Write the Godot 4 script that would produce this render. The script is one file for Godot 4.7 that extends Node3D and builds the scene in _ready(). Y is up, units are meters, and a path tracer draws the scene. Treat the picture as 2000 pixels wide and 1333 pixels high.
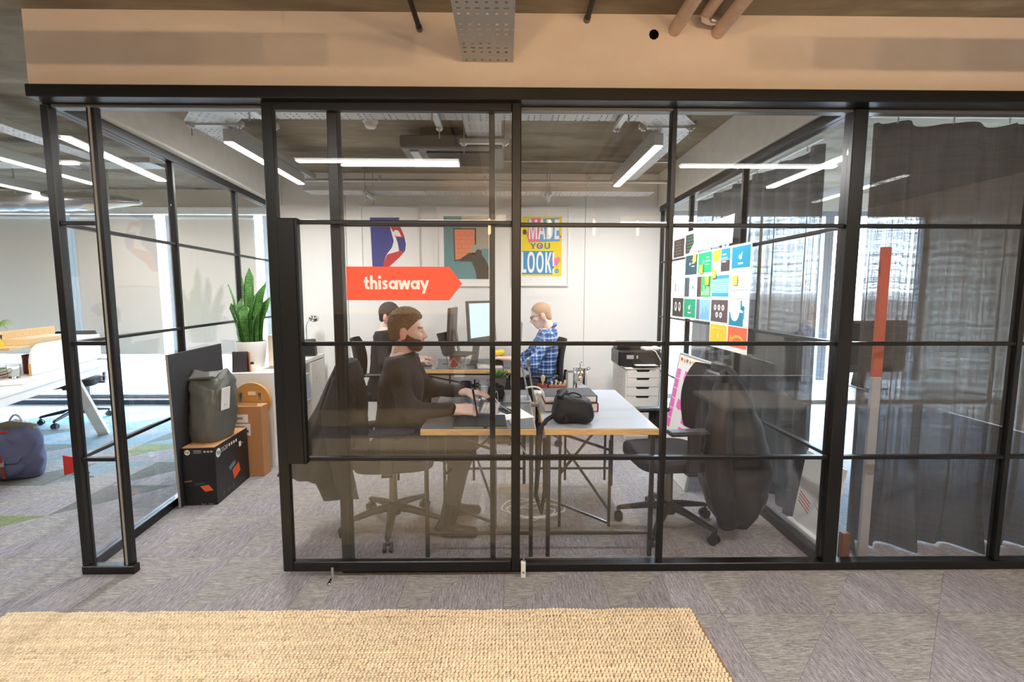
extends Node3D
# A glazed meeting room in an office: camera and light first, then the setting, then the things.

# ---------------------------------------------------------------- geometry buffer
class G:
	var v := PackedVector3Array()
	var n := PackedVector3Array()
	var uv := PackedVector2Array()
	var col := PackedColorArray()
	var ix := PackedInt32Array()
	var tint := Color(1, 1, 1)
	func put(p: Vector3, nn: Vector3, u := Vector2.ZERO) -> int:
		v.append(p); n.append(nn); uv.append(u); col.append(tint)
		return v.size() - 1
	func face(pts: Array, out: Vector3) -> void:   # convex, flat, turned towards out
		var nn: Vector3 = (pts[1] - pts[0]).cross(pts[2] - pts[0]).normalized()
		if nn.dot(out) < 0.0:
			pts = pts.duplicate(); pts.reverse(); nn = -nn
		var s := v.size()
		var a := nn.abs()
		for p: Vector3 in pts:
			var u := Vector2(p.x, -p.y)
			if a.x > a.y and a.x > a.z: u = Vector2(p.z, -p.y)
			elif a.y > a.z: u = Vector2(p.x, p.z)
			put(p, nn, u)
		for k in range(1, pts.size() - 1):
			ix.append(s); ix.append(s + k + 1); ix.append(s + k)
	func box(c: Vector3, s: Vector3, b := Basis(), ch := 0.0) -> void:
		var h := s * 0.5
		ch = minf(ch, minf(h.x, minf(h.y, h.z)) * 0.9)
		var cor := {}
		for sx in [-1, 1]:
			for sy in [-1, 1]:
				for sz in [-1, 1]:
					var k := Vector3i(sx, sy, sz)
					var w := Vector3(sx, sy, sz)
					cor[k] = [c + b * (w * Vector3(h.x, h.y - ch, h.z - ch)), c + b * (w * Vector3(h.x - ch, h.y, h.z - ch)), c + b * (w * Vector3(h.x - ch, h.y - ch, h.z))]
		for ax in 3:
			var i := (ax + 1) % 3
			var j := (ax + 2) % 3
			for s1 in [-1, 1]:
				var pts := []
				for q in [[-1, -1], [1, -1], [1, 1], [-1, 1]]:
					var k := Vector3i.ZERO
					k[ax] = s1; k[i] = q[0]; k[j] = q[1]
					pts.append(cor[k][ax])
				var o := Vector3.ZERO
				o[ax] = s1
				face(pts, b * o)
				if ch > 0.0:
					for s2 in [-1, 1]:   # edge between face ax (s1) and face i (s2), running along j
						var k0 := Vector3i.ZERO
						k0[ax] = s1; k0[i] = s2; k0[j] = -1
						var k1 := k0
						k1[j] = 1
						var o2 := o
						o2[i] = s2
						face([cor[k0][ax], cor[k1][ax], cor[k1][i], cor[k0][i]], b * o2)
		if ch > 0.0:
			for k in cor:
				face(cor[k], b * Vector3(k))
	func bar(a: Vector3, b: Vector3, w: float, d: float, ch := 0.0) -> void:   # a box from a to b
		var dir := b - a
		var y := dir.normalized()
		var x := (Vector3.FORWARD if absf(y.z) < 0.9 else Vector3.UP).cross(y).normalized()
		box((a + b) * 0.5, Vector3(w, dir.length(), d), Basis(x, y, x.cross(y)), ch)
	func smooth_from(vs: int, is_: int) -> void:
		for k in range(vs, v.size()): n[k] = Vector3.ZERO
		for k in range(is_, ix.size(), 3):
			var a := ix[k]; var b := ix[k + 1]; var c := ix[k + 2]
			var nn := (v[c] - v[a]).cross(v[b] - v[a])
			n[a] += nn; n[b] += nn; n[c] += nn
		for k in range(vs, v.size()): n[k] = n[k].normalized() if n[k].length_squared() > 1e-20 else Vector3.UP
	func loft(rings: Array, closed := true, caps := true) -> void:   # rings run counter-clockwise seen from the far end
		var vs := v.size()
		var is_ := ix.size()
		var m: int = rings[0].size()
		for r in rings.size():
			for k in m: put(rings[r][k], Vector3.UP, Vector2(float(k) / m, float(r) / rings.size()))
		for r in rings.size() - 1:
			for k in (m if closed else m - 1):
				var a := vs + r * m + k
				var b := vs + r * m + (k + 1) % m
				ix.append_array([a, b + m, b, a, a + m, b + m])
		smooth_from(vs, is_)
		if caps and closed:
			for e in [0, rings.size() - 1]:
				var mid := Vector3.ZERO
				for p: Vector3 in rings[e]: mid += p
				mid /= m
				var o: Vector3 = mid - (rings[1][0] if e == 0 else rings[e - 1][0])
				var q: Vector3 = (rings[e][1] - rings[e][0]).cross(rings[e][m / 2] - rings[e][0])
				var nn := q.normalized()
				if e == 0: nn = -nn
				var s := put(mid, nn)
				for k in m: put(rings[e][k], nn)
				for k in m:
					if e == 0: ix.append_array([s, s + 1 + k, s + 1 + (k + 1) % m])
					else: ix.append_array([s, s + 1 + (k + 1) % m, s + 1 + k])
	func tube(pts: Array, r, seg := 8, caps := true) -> void:
		var rings := []
		var t0: Vector3 = (pts[1] - pts[0]).normalized()
		var x := (Vector3.UP if absf(t0.y) < 0.9 else Vector3.RIGHT).cross(t0).normalized()
		for i in pts.size():
			var t: Vector3 = (pts[mini(i + 1, pts.size() - 1)] - pts[maxi(i - 1, 0)]).normalized()
			x = (x - t * x.dot(t)).normalized()
			var y := t.cross(x)
			var rr: float = r[i] if r is Array else r
			var ring := []
			for k in seg:
				var a := TAU * k / seg
				ring.append(pts[i] + (x * cos(a) + y * sin(a)) * rr)
			rings.append(ring)
		loft(rings, true, caps)
	func lathe(prof: Array, seg := 20, xf := Transform3D()) -> void:   # Vector2(radius, height), from the bottom up
		for i in prof.size() - 1:
			var a: Vector2 = prof[i]
			var b: Vector2 = prof[i + 1]
			var d := (b - a).normalized()
			var na := Vector2(d.y, -d.x)
			var n0 := na
			var n1 := na
			if i > 0:
				var p := (a - prof[i - 1]).normalized() as Vector2
				if p.dot(d) > 0.7: n0 = (na + Vector2(p.y, -p.x)).normalized()
			if i < prof.size() - 2:
				var q := (prof[i + 2] - b).normalized() as Vector2
				if q.dot(d) > 0.7: n1 = (na + Vector2(q.y, -q.x)).normalized()
			var s := v.size()
			for k in seg + 1:
				var w := TAU * k / seg
				var e := Vector3(cos(w), 0, sin(w))
				put(xf * (e * a.x + Vector3(0, a.y, 0)), (xf.basis * (e * n0.x + Vector3(0, n0.y, 0))).normalized(), Vector2(float(k) / seg, a.y))
				put(xf * (e * b.x + Vector3(0, b.y, 0)), (xf.basis * (e * n1.x + Vector3(0, n1.y, 0))).normalized(), Vector2(float(k) / seg, b.y))
			for k in seg:
				var p0 := s + k * 2
				ix.append_array([p0, p0 + 2, p0 + 3, p0, p0 + 3, p0 + 1])
	func ball(c: Vector3, r: Vector3, seg := 16, b := Basis()) -> void:
		var prof := []
		var rows := maxi(seg / 2, 4)
		for k in rows + 1:
			var a := -PI / 2 + PI * k / rows
			prof.append(Vector2(maxf(cos(a), 0.0001), sin(a)))
		lathe(prof, seg, Transform3D(b * Basis.from_scale(r), c))
	func prism(poly: PackedVector2Array, h: float, xf := Transform3D()) -> void:   # outline in x, y; from z = 0 to z = h
		var t := Geometry2D.triangulate_polygon(poly)
		if Geometry2D.is_polygon_clockwise(poly):
			poly = poly.duplicate(); poly.reverse(); t = Geometry2D.triangulate_polygon(poly)
		for k in range(0, t.size(), 3):
			var a := poly[t[k]]; var b := poly[t[k + 1]]; var c := poly[t[k + 2]]
			for z: float in [0.0, h]:
				face([xf * Vector3(a.x, a.y, z), xf * Vector3(b.x, b.y, z), xf * Vector3(c.x, c.y, z)], xf.basis.z * (1.0 if z == h else -1.0))
		for k in poly.size():
			var a := poly[k]; var b := poly[(k + 1) % poly.size()]
			face([xf * Vector3(a.x, a.y, 0), xf * Vector3(b.x, b.y, 0), xf * Vector3(b.x, b.y, h), xf * Vector3(a.x, a.y, h)], xf.basis * Vector3(b.y - a.y, a.x - b.x, 0))
	func flat(poly: Array, z: float, c: Color, xf := Transform3D()) -> void:   # one printed shape, facing local z
		tint = c.srgb_to_linear()
		var p2 := PackedVector2Array(poly)
		var t := Geometry2D.triangulate_polygon(p2)
		for k in range(0, t.size(), 3):
			var q := []
			for j in 3: q.append(xf * Vector3(p2[t[k + j]].x, p2[t[k + j]].y, z))
			face(q, xf.basis.z)
		tint = Color(1, 1, 1)
	func rect(x0: float, y0: float, x1: float, y1: float, z: float, c: Color, xf := Transform3D()) -> void:
		flat([Vector2(x0, y0), Vector2(x1, y0), Vector2(x1, y1), Vector2(x0, y1)], z, c, xf)
	func disc(x: float, y: float, r: float, z: float, c: Color, xf := Transform3D(), ry := 0.0) -> void:
		var p := []
		for k in 20: p.append(Vector2(x + r * cos(TAU * k / 20), y + (ry if ry > 0.0 else r) * sin(TAU * k / 20)))
		flat(p, z, c, xf)
	func stroke(pts: Array, w: float, z: float, c: Color, xf := Transform3D(), closed := false) -> void:   # a drawn line of even width
		var m := pts.size()
		if not closed:
			var big := PackedVector2Array(pts.map(func(q): return q * 4000.0))
			for o in Geometry2D.offset_polyline(big, w * 2000.0, Geometry2D.JOIN_ROUND, Geometry2D.END_BUTT):
				if not Geometry2D.is_polygon_clockwise(o): flat(Array(o).map(func(q): return q / 4000.0), z, c, xf)
			return
		for k in m:
			var q := []
			for j: int in [k, (k + 1) % m]:
				var t: Vector2 = (pts[(j + 1) % m] - pts[(j + m - 1) % m]).normalized().orthogonal() * w * 0.5
				q.append([pts[j] + t, pts[j] - t])
			flat([q[0][0], q[1][0], q[1][1], q[0][1]], z, c, xf)
	func text(what: String, size: float, z: float, c: Color, xf := Transform3D(), bold := true, squeeze := 1.0) -> void:   # lettering centred on the local origin, size = height of a capital
		var tm := TextMesh.new()
		var f := SystemFont.new()
		f.font_names = PackedStringArray(["Droid Sans"])
		f.font_weight = 700 if bold else 400
		tm.font = f
		tm.text = what
		tm.font_size = 64
		tm.pixel_size = size / 46.0
		tm.depth = 0.0
		tm.curve_step = 2.0
		var ar := tm.get_mesh_arrays() if tm.get_surface_count() else []
		if ar.is_empty(): return
		tint = c.srgb_to_linear()
		var s := v.size()
		for p: Vector3 in ar[Mesh.ARRAY_VERTEX]: put(xf * Vector3(p.x * squeeze, p.y, z), xf.basis.z)
		var ii: PackedInt32Array = ar[Mesh.ARRAY_INDEX] if ar[Mesh.ARRAY_INDEX] != null else PackedInt32Array(range(ar[Mesh.ARRAY_VERTEX].size()))
		for k in ii: ix.append(s + k)
		tint = Color(1, 1, 1)
	func mesh() -> ArrayMesh:
		var a := []
		a.resize(Mesh.ARRAY_MAX)
		a[Mesh.ARRAY_VERTEX] = v; a[Mesh.ARRAY_NORMAL] = n; a[Mesh.ARRAY_TEX_UV] = uv; a[Mesh.ARRAY_COLOR] = col; a[Mesh.ARRAY_INDEX] = ix
		var m := ArrayMesh.new()
		m.add_surface_from_arrays(Mesh.PRIMITIVE_TRIANGLES, a)
		return m

# ---------------------------------------------------------------- soft bodies: smooth union of capsules and ellipsoids, meshed as surface nets
class Soft:
	var cell := 0.012
	var k := 50.0
	var cap := []    # [a, b, ra, rb]
	var ell := []    # [centre, radii, inverse basis]
	var cuts := []   # [normal, offset]: keeps normal . p < offset
	var dig := []    # [centre, radius]
	var rough := 0.0
	var rough_f := 90.0
	func add(a: Vector3, b: Vector3, ra: float, rb := -1.0) -> void: cap.append([a, b, ra, ra if rb < 0.0 else rb])
	func egg(c: Vector3, r: Vector3, b := Basis()) -> void: ell.append([c, r, b.inverse()])
	func build(g: G, xf: Transform3D, paint: Callable) -> void:
		var pad := 3.2 / k + cell * 2.0
		var boxes := []
		var lo := Vector3.INF
		var hi := -Vector3.INF
		for c in cap:
			var a: Vector3 = (c[0] - Vector3.ONE * c[2]).min(c[1] - Vector3.ONE * c[3]) - Vector3.ONE * pad
			var b: Vector3 = (c[0] + Vector3.ONE * c[2]).max(c[1] + Vector3.ONE * c[3]) + Vector3.ONE * pad
			boxes.append([a, b]); lo = lo.min(a); hi = hi.max(b)
		for e in ell:
			var q: float = maxf(e[1].x, maxf(e[1].y, e[1].z)) + pad
			var a: Vector3 = e[0] - Vector3.ONE * q
			var b: Vector3 = e[0] + Vector3.ONE * q
			boxes.append([a, b]); lo = lo.min(a); hi = hi.max(b)
		var nx := int((hi.x - lo.x) / cell) + 2
		var ny := int((hi.y - lo.y) / cell) + 2
		var nz := int((hi.z - lo.z) / cell) + 2
		var s := PackedFloat32Array()
		s.resize(nx * ny * nz)
		for at in boxes.size():
			var b0: Vector3 = (boxes[at][0] - lo) / cell
			var b1: Vector3 = (boxes[at][1] - lo) / cell
			var is_cap: bool = at < cap.size()
			var e: Array = cap[at] if is_cap else ell[at - cap.size()]
			var pa: Vector3 = e[0]
			var ba := Vector3.ZERO
			var bb := 1.0
			var ra := 0.0
			var rd := 0.0
			var rad := Vector3.ONE
			var inv := Basis()
			var rmin := 0.0
			if is_cap:
				ba = e[1] - e[0]; bb = maxf(ba.length_squared(), 1e-12); ra = e[2]; rd = e[3] - e[2]
			else:
				rad = e[1]; inv = e[2]; rmin = minf(rad.x, minf(rad.y, rad.z))
			for z in range(maxi(int(b0.z), 0), mini(int(b1.z) + 1, nz - 1)):
				for y in range(maxi(int(b0.y), 0), mini(int(b1.y) + 1, ny - 1)):
					var row := (z * ny + y) * nx
					for x in range(maxi(int(b0.x), 0), mini(int(b1.x) + 1, nx - 1)):
						var p := lo + Vector3(x, y, z) * cell - pa
						var d: float
						if is_cap:
							var h := clampf(p.dot(ba) / bb, 0.0, 1.0)
							d = (p - ba * h).length() - ra - rd * h
						else:
							var q := (inv * p) / rad
							var l := q.length()
							var l2 := (q / rad).length()
							d = l * (l - 1.0) / l2 if l2 > 1e-6 else -rmin
						s[row + x] += exp(-k * d)
		for i in s.size():
			s[i] = -log(s[i]) / k if s[i] > 1e-9 else 1.0
		if cuts or dig or rough > 0.0:
			for z in nz:
				for y in ny:
					for x in nx:
						var i := (z * ny + y) * nx + x
						if s[i] > 0.1: continue
						var p := lo + Vector3(x, y, z) * cell
						var d := s[i]
						if rough > 0.0: d += rough * (sin(p.x * rough_f + 3.0 * sin(p.y * rough_f * 0.7)) * sin(p.y * rough_f * 1.1 + 2.0 * p.z * rough_f) * sin(p.z * rough_f * 0.9 + p.x * 40.0))
						for c in cuts: d = maxf(d, c[0].dot(p) - c[1])
						for c in dig: d = maxf(d, c[1] - (p - c[0]).length())
						s[i] = d
		var at_cell := {}
		var vs := g.v.size()
		var is_ := g.ix.size()
		var off := [0, 1, nx, nx + 1, nx * ny, nx * ny + 1, nx * ny + nx, nx * ny + nx + 1]
		for z in nz - 1:
			for y in ny - 1:
				var row := (z * ny + y) * nx
				for x in nx - 1:
					var i := row + x
					var q := s[i]
					if q >= 1.0 or absf(q) > cell * 3.0: continue
					var neg := 0
					for o in 8:
						if s[i + off[o]] < 0.0: neg += 1
					if neg == 0 or neg == 8: continue
					var sum := Vector3.ZERO
					var m := 0
					for ax in 3:
						var st := 1 << ax
						for o in 8:
							if o & st: continue
							var a := s[i + off[o]]
							var b := s[i + off[o | st]]
							if (a < 0.0) != (b < 0.0):
								var t := a / (a - b)
								var e := Vector3(o & 1, (o >> 1) & 1, (o >> 2) & 1)
								e[ax] += t
								sum += e
								m += 1
					var p := lo + (Vector3(x, y, z) + sum / m) * cell
					g.tint = paint.call(p)
					at_cell[i] = g.put(xf * p, Vector3.UP)
		g.tint = Color(1, 1, 1)
		var step := [1, nx, nx * ny]
		for i: int in at_cell:
			for ax in 3:
				var u: int = step[(ax + 1) % 3]
				var w: int = step[(ax + 2) % 3]
				var a := s[i]
				var b := s[i + step[ax]]
				if (a < 0.0) == (b < 0.0): continue
				if not (at_cell.has(i - u) and at_cell.has(i - w) and at_cell.has(i - u - w)): continue
				var c0: int = at_cell[i - u - w]
				var c1: int = at_cell[i - w]
				var c2: int = at_cell[i]
				var c3: int = at_cell[i - u]
				if a < 0.0: g.ix.append_array([c0, c2, c1, c0, c3, c2])
				else: g.ix.append_array([c0, c1, c2, c0, c2, c3])
		g.smooth_from(vs, is_)

# ---------------------------------------------------------------- nodes
var taken := {}
func numbered(called: String) -> String:
	if not taken.has(called):
		taken[called] = 0
		return called
	taken[called] += 1
	return "%s_%03d" % [called, taken[called]]

func tag(o: Node, label: String, category: String, group := "") -> void:
	o.set_meta("label", label); o.set_meta("category", category)
	if group: o.set_meta("group", group)

func thing(called: String, label: String, category: String, at := Vector3.ZERO, turn := 0.0, group := "") -> Node3D:
	var o := Node3D.new()
	o.name = numbered(called)
	add_child(o)
	o.position = at
	o.rotation.y = turn
	tag(o, label, category, group)
	return o

func part(parent: Node3D, called: String, g: G, m: Material, label := "") -> MeshInstance3D:
	var o := MeshInstance3D.new()
	o.name = called if parent != self else numbered(called)
	o.mesh = g.mesh()
	o.material_override = m
	parent.add_child(o, true)
	if label: o.set_meta("label", label)
	return o

func shared(parent: Node3D, called: String, mesh: Mesh, m: Material, at := Vector3.ZERO, turn := Vector3.ZERO) -> MeshInstance3D:
	var o := MeshInstance3D.new()
	o.name = called
	o.mesh = mesh
	o.material_override = m
	parent.add_child(o, true)
	o.position = at
	o.rotation = turn
	return o

func struct(called: String, g: G, m: Material) -> MeshInstance3D:
	var o := part(self, called, g, m)
	o.set_meta("kind", "structure")
	return o

func copy(o: Node3D, at: Vector3, turn: float, label: String) -> Node3D:
	var c := o.duplicate() as Node3D
	c.name = numbered(str(o.name))
	add_child(c)
	c.position = at
	c.rotation.y = turn
	c.set_meta("label", label)
	return c

func bx(c: Vector3, s: Vector3, ch := 0.0, b := Basis()) -> G:
	var g := G.new()
	g.box(c, s, b, ch)
	return g

func tb(pts: Array, r, seg := 8) -> G:
	var g := G.new()
	g.tube(pts, r, seg)
	return g

func lt(prof: Array, seg := 20, xf := Transform3D()) -> G:
	var g := G.new()
	g.lathe(prof, seg, xf)
	return g

func arc(a: Vector3, b: Vector3, c: Vector3, m := 10) -> Array:   # quadratic curve
	var out := []
	for k in m + 1:
		var t := float(k) / m
		out.append(a.lerp(b, t).lerp(b.lerp(c, t), t))
	return out

# ---------------------------------------------------------------- materials
var mats := {}
func mat(key: String, c: Color, rough := 0.6, metal := 0.0) -> StandardMaterial3D:
	if mats.has(key): return mats[key]
	var m := StandardMaterial3D.new()
	m.resource_name = key
	m.albedo_color = c
	m.roughness = rough
	m.metallic = metal
	mats[key] = m
	return m

func noise_tex(f: float, ramp: Array, seed_: int, size := 512, oct := 4) -> NoiseTexture2D:
	var t := NoiseTexture2D.new()
	t.width = size; t.height = size
	t.seamless = true
	var nz := FastNoiseLite.new()
	nz.seed = seed_
	nz.noise_type = FastNoiseLite.TYPE_SIMPLEX_SMOOTH
	nz.frequency = f
	nz.fractal_octaves = oct
	t.noise = nz
	var gr := Gradient.new()
	gr.offsets = PackedFloat32Array(ramp.map(func(q): return q[0]))
	gr.colors = PackedColorArray(ramp.map(func(q): return q[1]))
	t.color_ramp = gr
	return t

func tri(m: StandardMaterial3D, s: Vector3, world := true) -> StandardMaterial3D:
	m.uv1_triplanar = true
	m.uv1_world_triplanar = world
	m.uv1_scale = s
	return m

func pic(w: int, h: int, fn: Callable) -> ImageTexture:
	var im := Image.create(w, h, false, Image.FORMAT_RGBA8)
	for y in h:
		for x in w: im.set_pixel(x, y, fn.call(x, y))
	return ImageTexture.create_from_image(im)

func rgb(r: int, g: int, b: int) -> Color: return Color8(r, g, b)

var glass: StandardMaterial3D
var black: StandardMaterial3D
var printed: StandardMaterial3D
const EYE := Vector3(0, 1.46016, 2.40)      # glass of the front partition lies in z = 0
const TOP := 2.75                            # underside of the slab
const LEFT_A := Vector3(-2.195, 0, 0)        # corner of the left partition, which splays outwards
var LEFT_DIR := Vector3(-0.11, 0, -1).normalized()
const RX := 1.71                             # plane of the right partition
const BACK := -2.93                          # face of the room's back wall
const FACADE := -3.82

func _ready() -> void:
	camera_and_light()
	make_materials()
	setting()
	partitions()
	services()
	lamps()
	posters()
	papers()
	tables()
	seating()
	storage()
	desk_things()
	people()
	rug()
	left_office()
	right_room()
	behind()

func camera_and_light() -> void:
	var cam := Camera3D.new()
	cam.name = "camera"
	cam.fov = rad_to_deg(2.0 * atan(666.5 / 932.1))
	cam.near = 0.05
	cam.far = 200.0
	add_child(cam)
	cam.position = EYE
	var p := -0.1004
	var y := -0.0128
	cam.basis = Basis(Vector3.UP, y) * Basis(Vector3.RIGHT, p) * Basis(Vector3.BACK, 0.0017)
	cam.current = true
	var e := Environment.new()
	e.background_mode = Environment.BG_SKY
	e.tonemap_mode = Environment.TONE_MAPPER_LINEAR
	e.tonemap_exposure = 1.68
	e.sdfgi_enabled = true
	e.ssao_enabled = true
	e.ssil_enabled = true
	var sk := ProceduralSkyMaterial.new()      # a bright overcast day
	sk.sky_top_color = Color(0.70, 0.86, 1.0)
	sk.sky_horizon_color = Color(0.86, 0.94, 1.0)
	sk.ground_horizon_color = Color(0.80, 0.84, 0.88)
	sk.ground_bottom_color = Color(0.55, 0.58, 0.62)
	sk.sky_energy_multiplier = 4.0
	sk.ground_energy_multiplier = 2.4
	e.sky = Sky.new()
	e.sky.sky_material = sk
	var w := WorldEnvironment.new()
	w.name = "world"
	w.environment = e
	add_child(w)

func make_materials() -> void:
	glass = mat("glass", Color(1, 1, 1, 0.0), 0.0)
	glass.transparency = BaseMaterial3D.TRANSPARENCY_ALPHA
	black = mat("black_steel", rgb(17, 17, 17), 0.38)
	printed = mat("print", Color(1, 1, 1), 0.75)
	printed.vertex_color_use_as_albedo = true
	var conc := mat("concrete", Color(1, 1, 1), 0.85)
	conc.albedo_texture = noise_tex(0.006, [[0.0, rgb(112, 101, 84)], [0.4, rgb(140, 129, 110)], [0.55, rgb(152, 141, 122)], [0.7, rgb(146, 134, 114)], [1.0, rgb(178, 168, 149)]], 5, 1024, 6)
	tri(conc, Vector3(0.16, 0.5, 0.55))
	conc.heightmap_enabled = false
	var plaster := mat("plaster", Color(1, 1, 1), 0.9)
	plaster.albedo_texture = noise_tex(0.02, [[0.0, rgb(230, 226, 217)], [1.0, rgb(240, 237, 229)]], 8, 512)
	tri(plaster, Vector3(0.7, 0.7, 0.7))
	var peach := mat("peach_plaster", Color(1, 1, 1), 0.9)
	peach.albedo_texture = noise_tex(0.015, [[0.0, rgb(240, 225, 211)], [0.5, rgb(243, 229, 216)], [1.0, rgb(246, 233, 221)]], 9, 512)
	tri(peach, Vector3(0.5, 0.9, 0.5))
	mat("white_wall", rgb(243, 243, 240), 0.75)
	mat("cream", rgb(222, 214, 200), 0.85)
	mat("white_paint", rgb(238, 237, 233), 0.45)
	mat("white_lam", rgb(240, 238, 232), 0.35)
	mat("galv", rgb(206, 208, 206), 0.42, 0.55)
	mat("steel", rgb(190, 190, 188), 0.28, 0.9)
	mat("chrome", rgb(225, 225, 225), 0.08, 1.0)
	mat("grey_metal", rgb(120, 120, 118), 0.4, 0.6)
	mat("black_plastic", rgb(24, 24, 25), 0.5)
	mat("black_fabric", rgb(30, 30, 32), 0.95)
	mat("grey_rubber", rgb(150, 146, 140), 0.7)
	mat("ply", rgb(214, 176, 118), 0.55)
	mat("lino", rgb(104, 108, 114), 0.32)
	mat("lino_pale", rgb(184, 191, 202), 0.34)
	mat("board", rgb(190, 138, 92), 0.8)
	mat("skin", Color(1, 1, 1), 0.55).vertex_color_use_as_albedo = true
	mat("mon_alu", rgb(198, 200, 202), 0.35, 0.5)
	mat("mon_dark", rgb(62, 60, 58), 0.4)
	mat("white_paper", rgb(244, 243, 240), 0.85)
	mat("shoe", rgb(40, 34, 30), 0.5)
	mat("jeans", rgb(42, 42, 46), 0.95)
	# perforated cable tray: slots cut right through the sheet
	var perf := mat("perforated", Color(1, 1, 1), 0.4, 0.35)
	perf.albedo_texture = pic(128, 128, func(x: int, y: int):
		var hole := false
		var row := y / 16
		var yy := y % 16
		if row % 4 == 3: hole = absf(yy - 8) < 2 and (x % 16) > 3 and (x % 16) < 13 and (x / 16) % 8 != 7
		elif row % 4 != 1: hole = Vector2(x % 16 - 8, yy - 8).length() < 2.9
		return Color(0.74, 0.75, 0.75, 0.0 if hole else 1.0))
	perf.transparency = BaseMaterial3D.TRANSPARENCY_ALPHA_SCISSOR
	perf.alpha_scissor_threshold = 0.5
	perf.uv1_scale = Vector3(3.4, 3.4, 1)
	# carpet: dashes of thread along one way of the tile
	var rng := RandomNumberGenerator.new()
	rng.seed = 77
	for kind: Array in [["carpet_across", rgb(160, 156, 154), 0], ["carpet_along", rgb(152, 147, 151), 1], ["carpet_green", rgb(128, 140, 98), 0], ["carpet_dark", rgb(112, 115, 108), 0], ["carpet_blue", rgb(126, 150, 160), 1]]:
		var im := Image.create(384, 384, false, Image.FORMAT_RGB8)
		im.fill(kind[1])
		for k in 13000:
			var x := rng.randi_range(0, 383)
			var y := rng.randi_range(0, 383)
			var len_ := rng.randi_range(8, 44)
			var f := rng.randf_range(0.72, 1.24)
			var c: Color = kind[1] * f
			c.a = 1.0
			for q in len_:
				if kind[2] == 0: im.set_pixel((x + q) % 384, y, c)
				else: im.set_pixel(y, (x + q) % 384, c)
		if kind[2] == 0:   # the dark warp gaps across the dashes
			for x in range(0, 384, 5):
				for y in 384:
					im.set_pixel(x, y, im.get_pixel(x, y).darkened(0.22))
		else:
			for y in range(0, 384, 9):
				for x in 384:
					im.set_pixel(x, y, im.get_pixel(x, y).darkened(0.08))
		var m := mat(kind[0], Color(1, 1, 1), 0.98)
		m.albedo_texture = ImageTexture.create_from_image(im)
		m.uv1_scale = Vector3(2, 2, 1)
	# linen of the curtains: threads with light between them
	var linen := mat("linen", Color(1, 1, 1), 0.95)
	var lr := RandomNumberGenerator.new()
	lr.seed = 9
	var warp := []
	for k in 256: warp.append([lr.randf(), lr.randf()])
	linen.albedo_texture = pic(256, 256, func(x: int, y: int):
		var a: float = 0.5 * warp[x][0] + 0.5 * warp[y][1] + 0.12 * sin(x * 0.4 + y * 2.1)
		var t := 0.22 + 0.13 * a
		return Color(t * 0.98, t * 0.99, t * 1.02, clampf(0.88 + 0.18 * a, 0.0, 1.0)))
	linen.transparency = BaseMaterial3D.TRANSPARENCY_ALPHA
	linen.uv1_scale = Vector3(2.6, 2.6, 1)
	linen.backlight_enabled = true
	linen.backlight = Color(0.22, 0.225, 0.23)
	# plaid flannel
	var plaid := mat("plaid", Color(1, 1, 1), 0.95)
	plaid.albedo_texture = pic(128, 128, func(x: int, y: int):
		var c := Color8(58, 118, 190)
		for q: int in [x, y]:
			if q % 64 < 15: c = c.lerp(Color8(24, 42, 98), 0.6)
			elif q % 64 > 26 and q % 64 < 36: c = c.lerp(Color8(240, 240, 244), 0.72)
			elif q % 64 > 46 and q % 64 < 50: c = c.lerp(Color8(18, 26, 60), 0.7)
			elif q % 64 > 54 and q % 64 < 58: c = c.lerp(Color8(225, 232, 240), 0.6)
		return c)
	tri(plaid, Vector3(6.5, 6.5, 6.5), false)
	# birch ply and wood
	var wood := mat("pine", Color(1, 1, 1), 0.5)
	wood.albedo_texture = noise_tex(0.02, [[0.0, rgb(206, 160, 100)], [0.5, rgb(222, 182, 122)], [1.0, rgb(232, 198, 142)]], 31, 256)
	tri(wood, Vector3(1.2, 9, 9), false)
	var slat := mat("dark_slat", Color(1, 1, 1), 0.6)
	slat.albedo_texture = noise_tex(0.02, [[0.0, rgb(120, 92, 66)], [1.0, rgb(160, 128, 94)]], 33, 256)
	tri(slat, Vector3(9, 1.0, 9), false)

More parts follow.
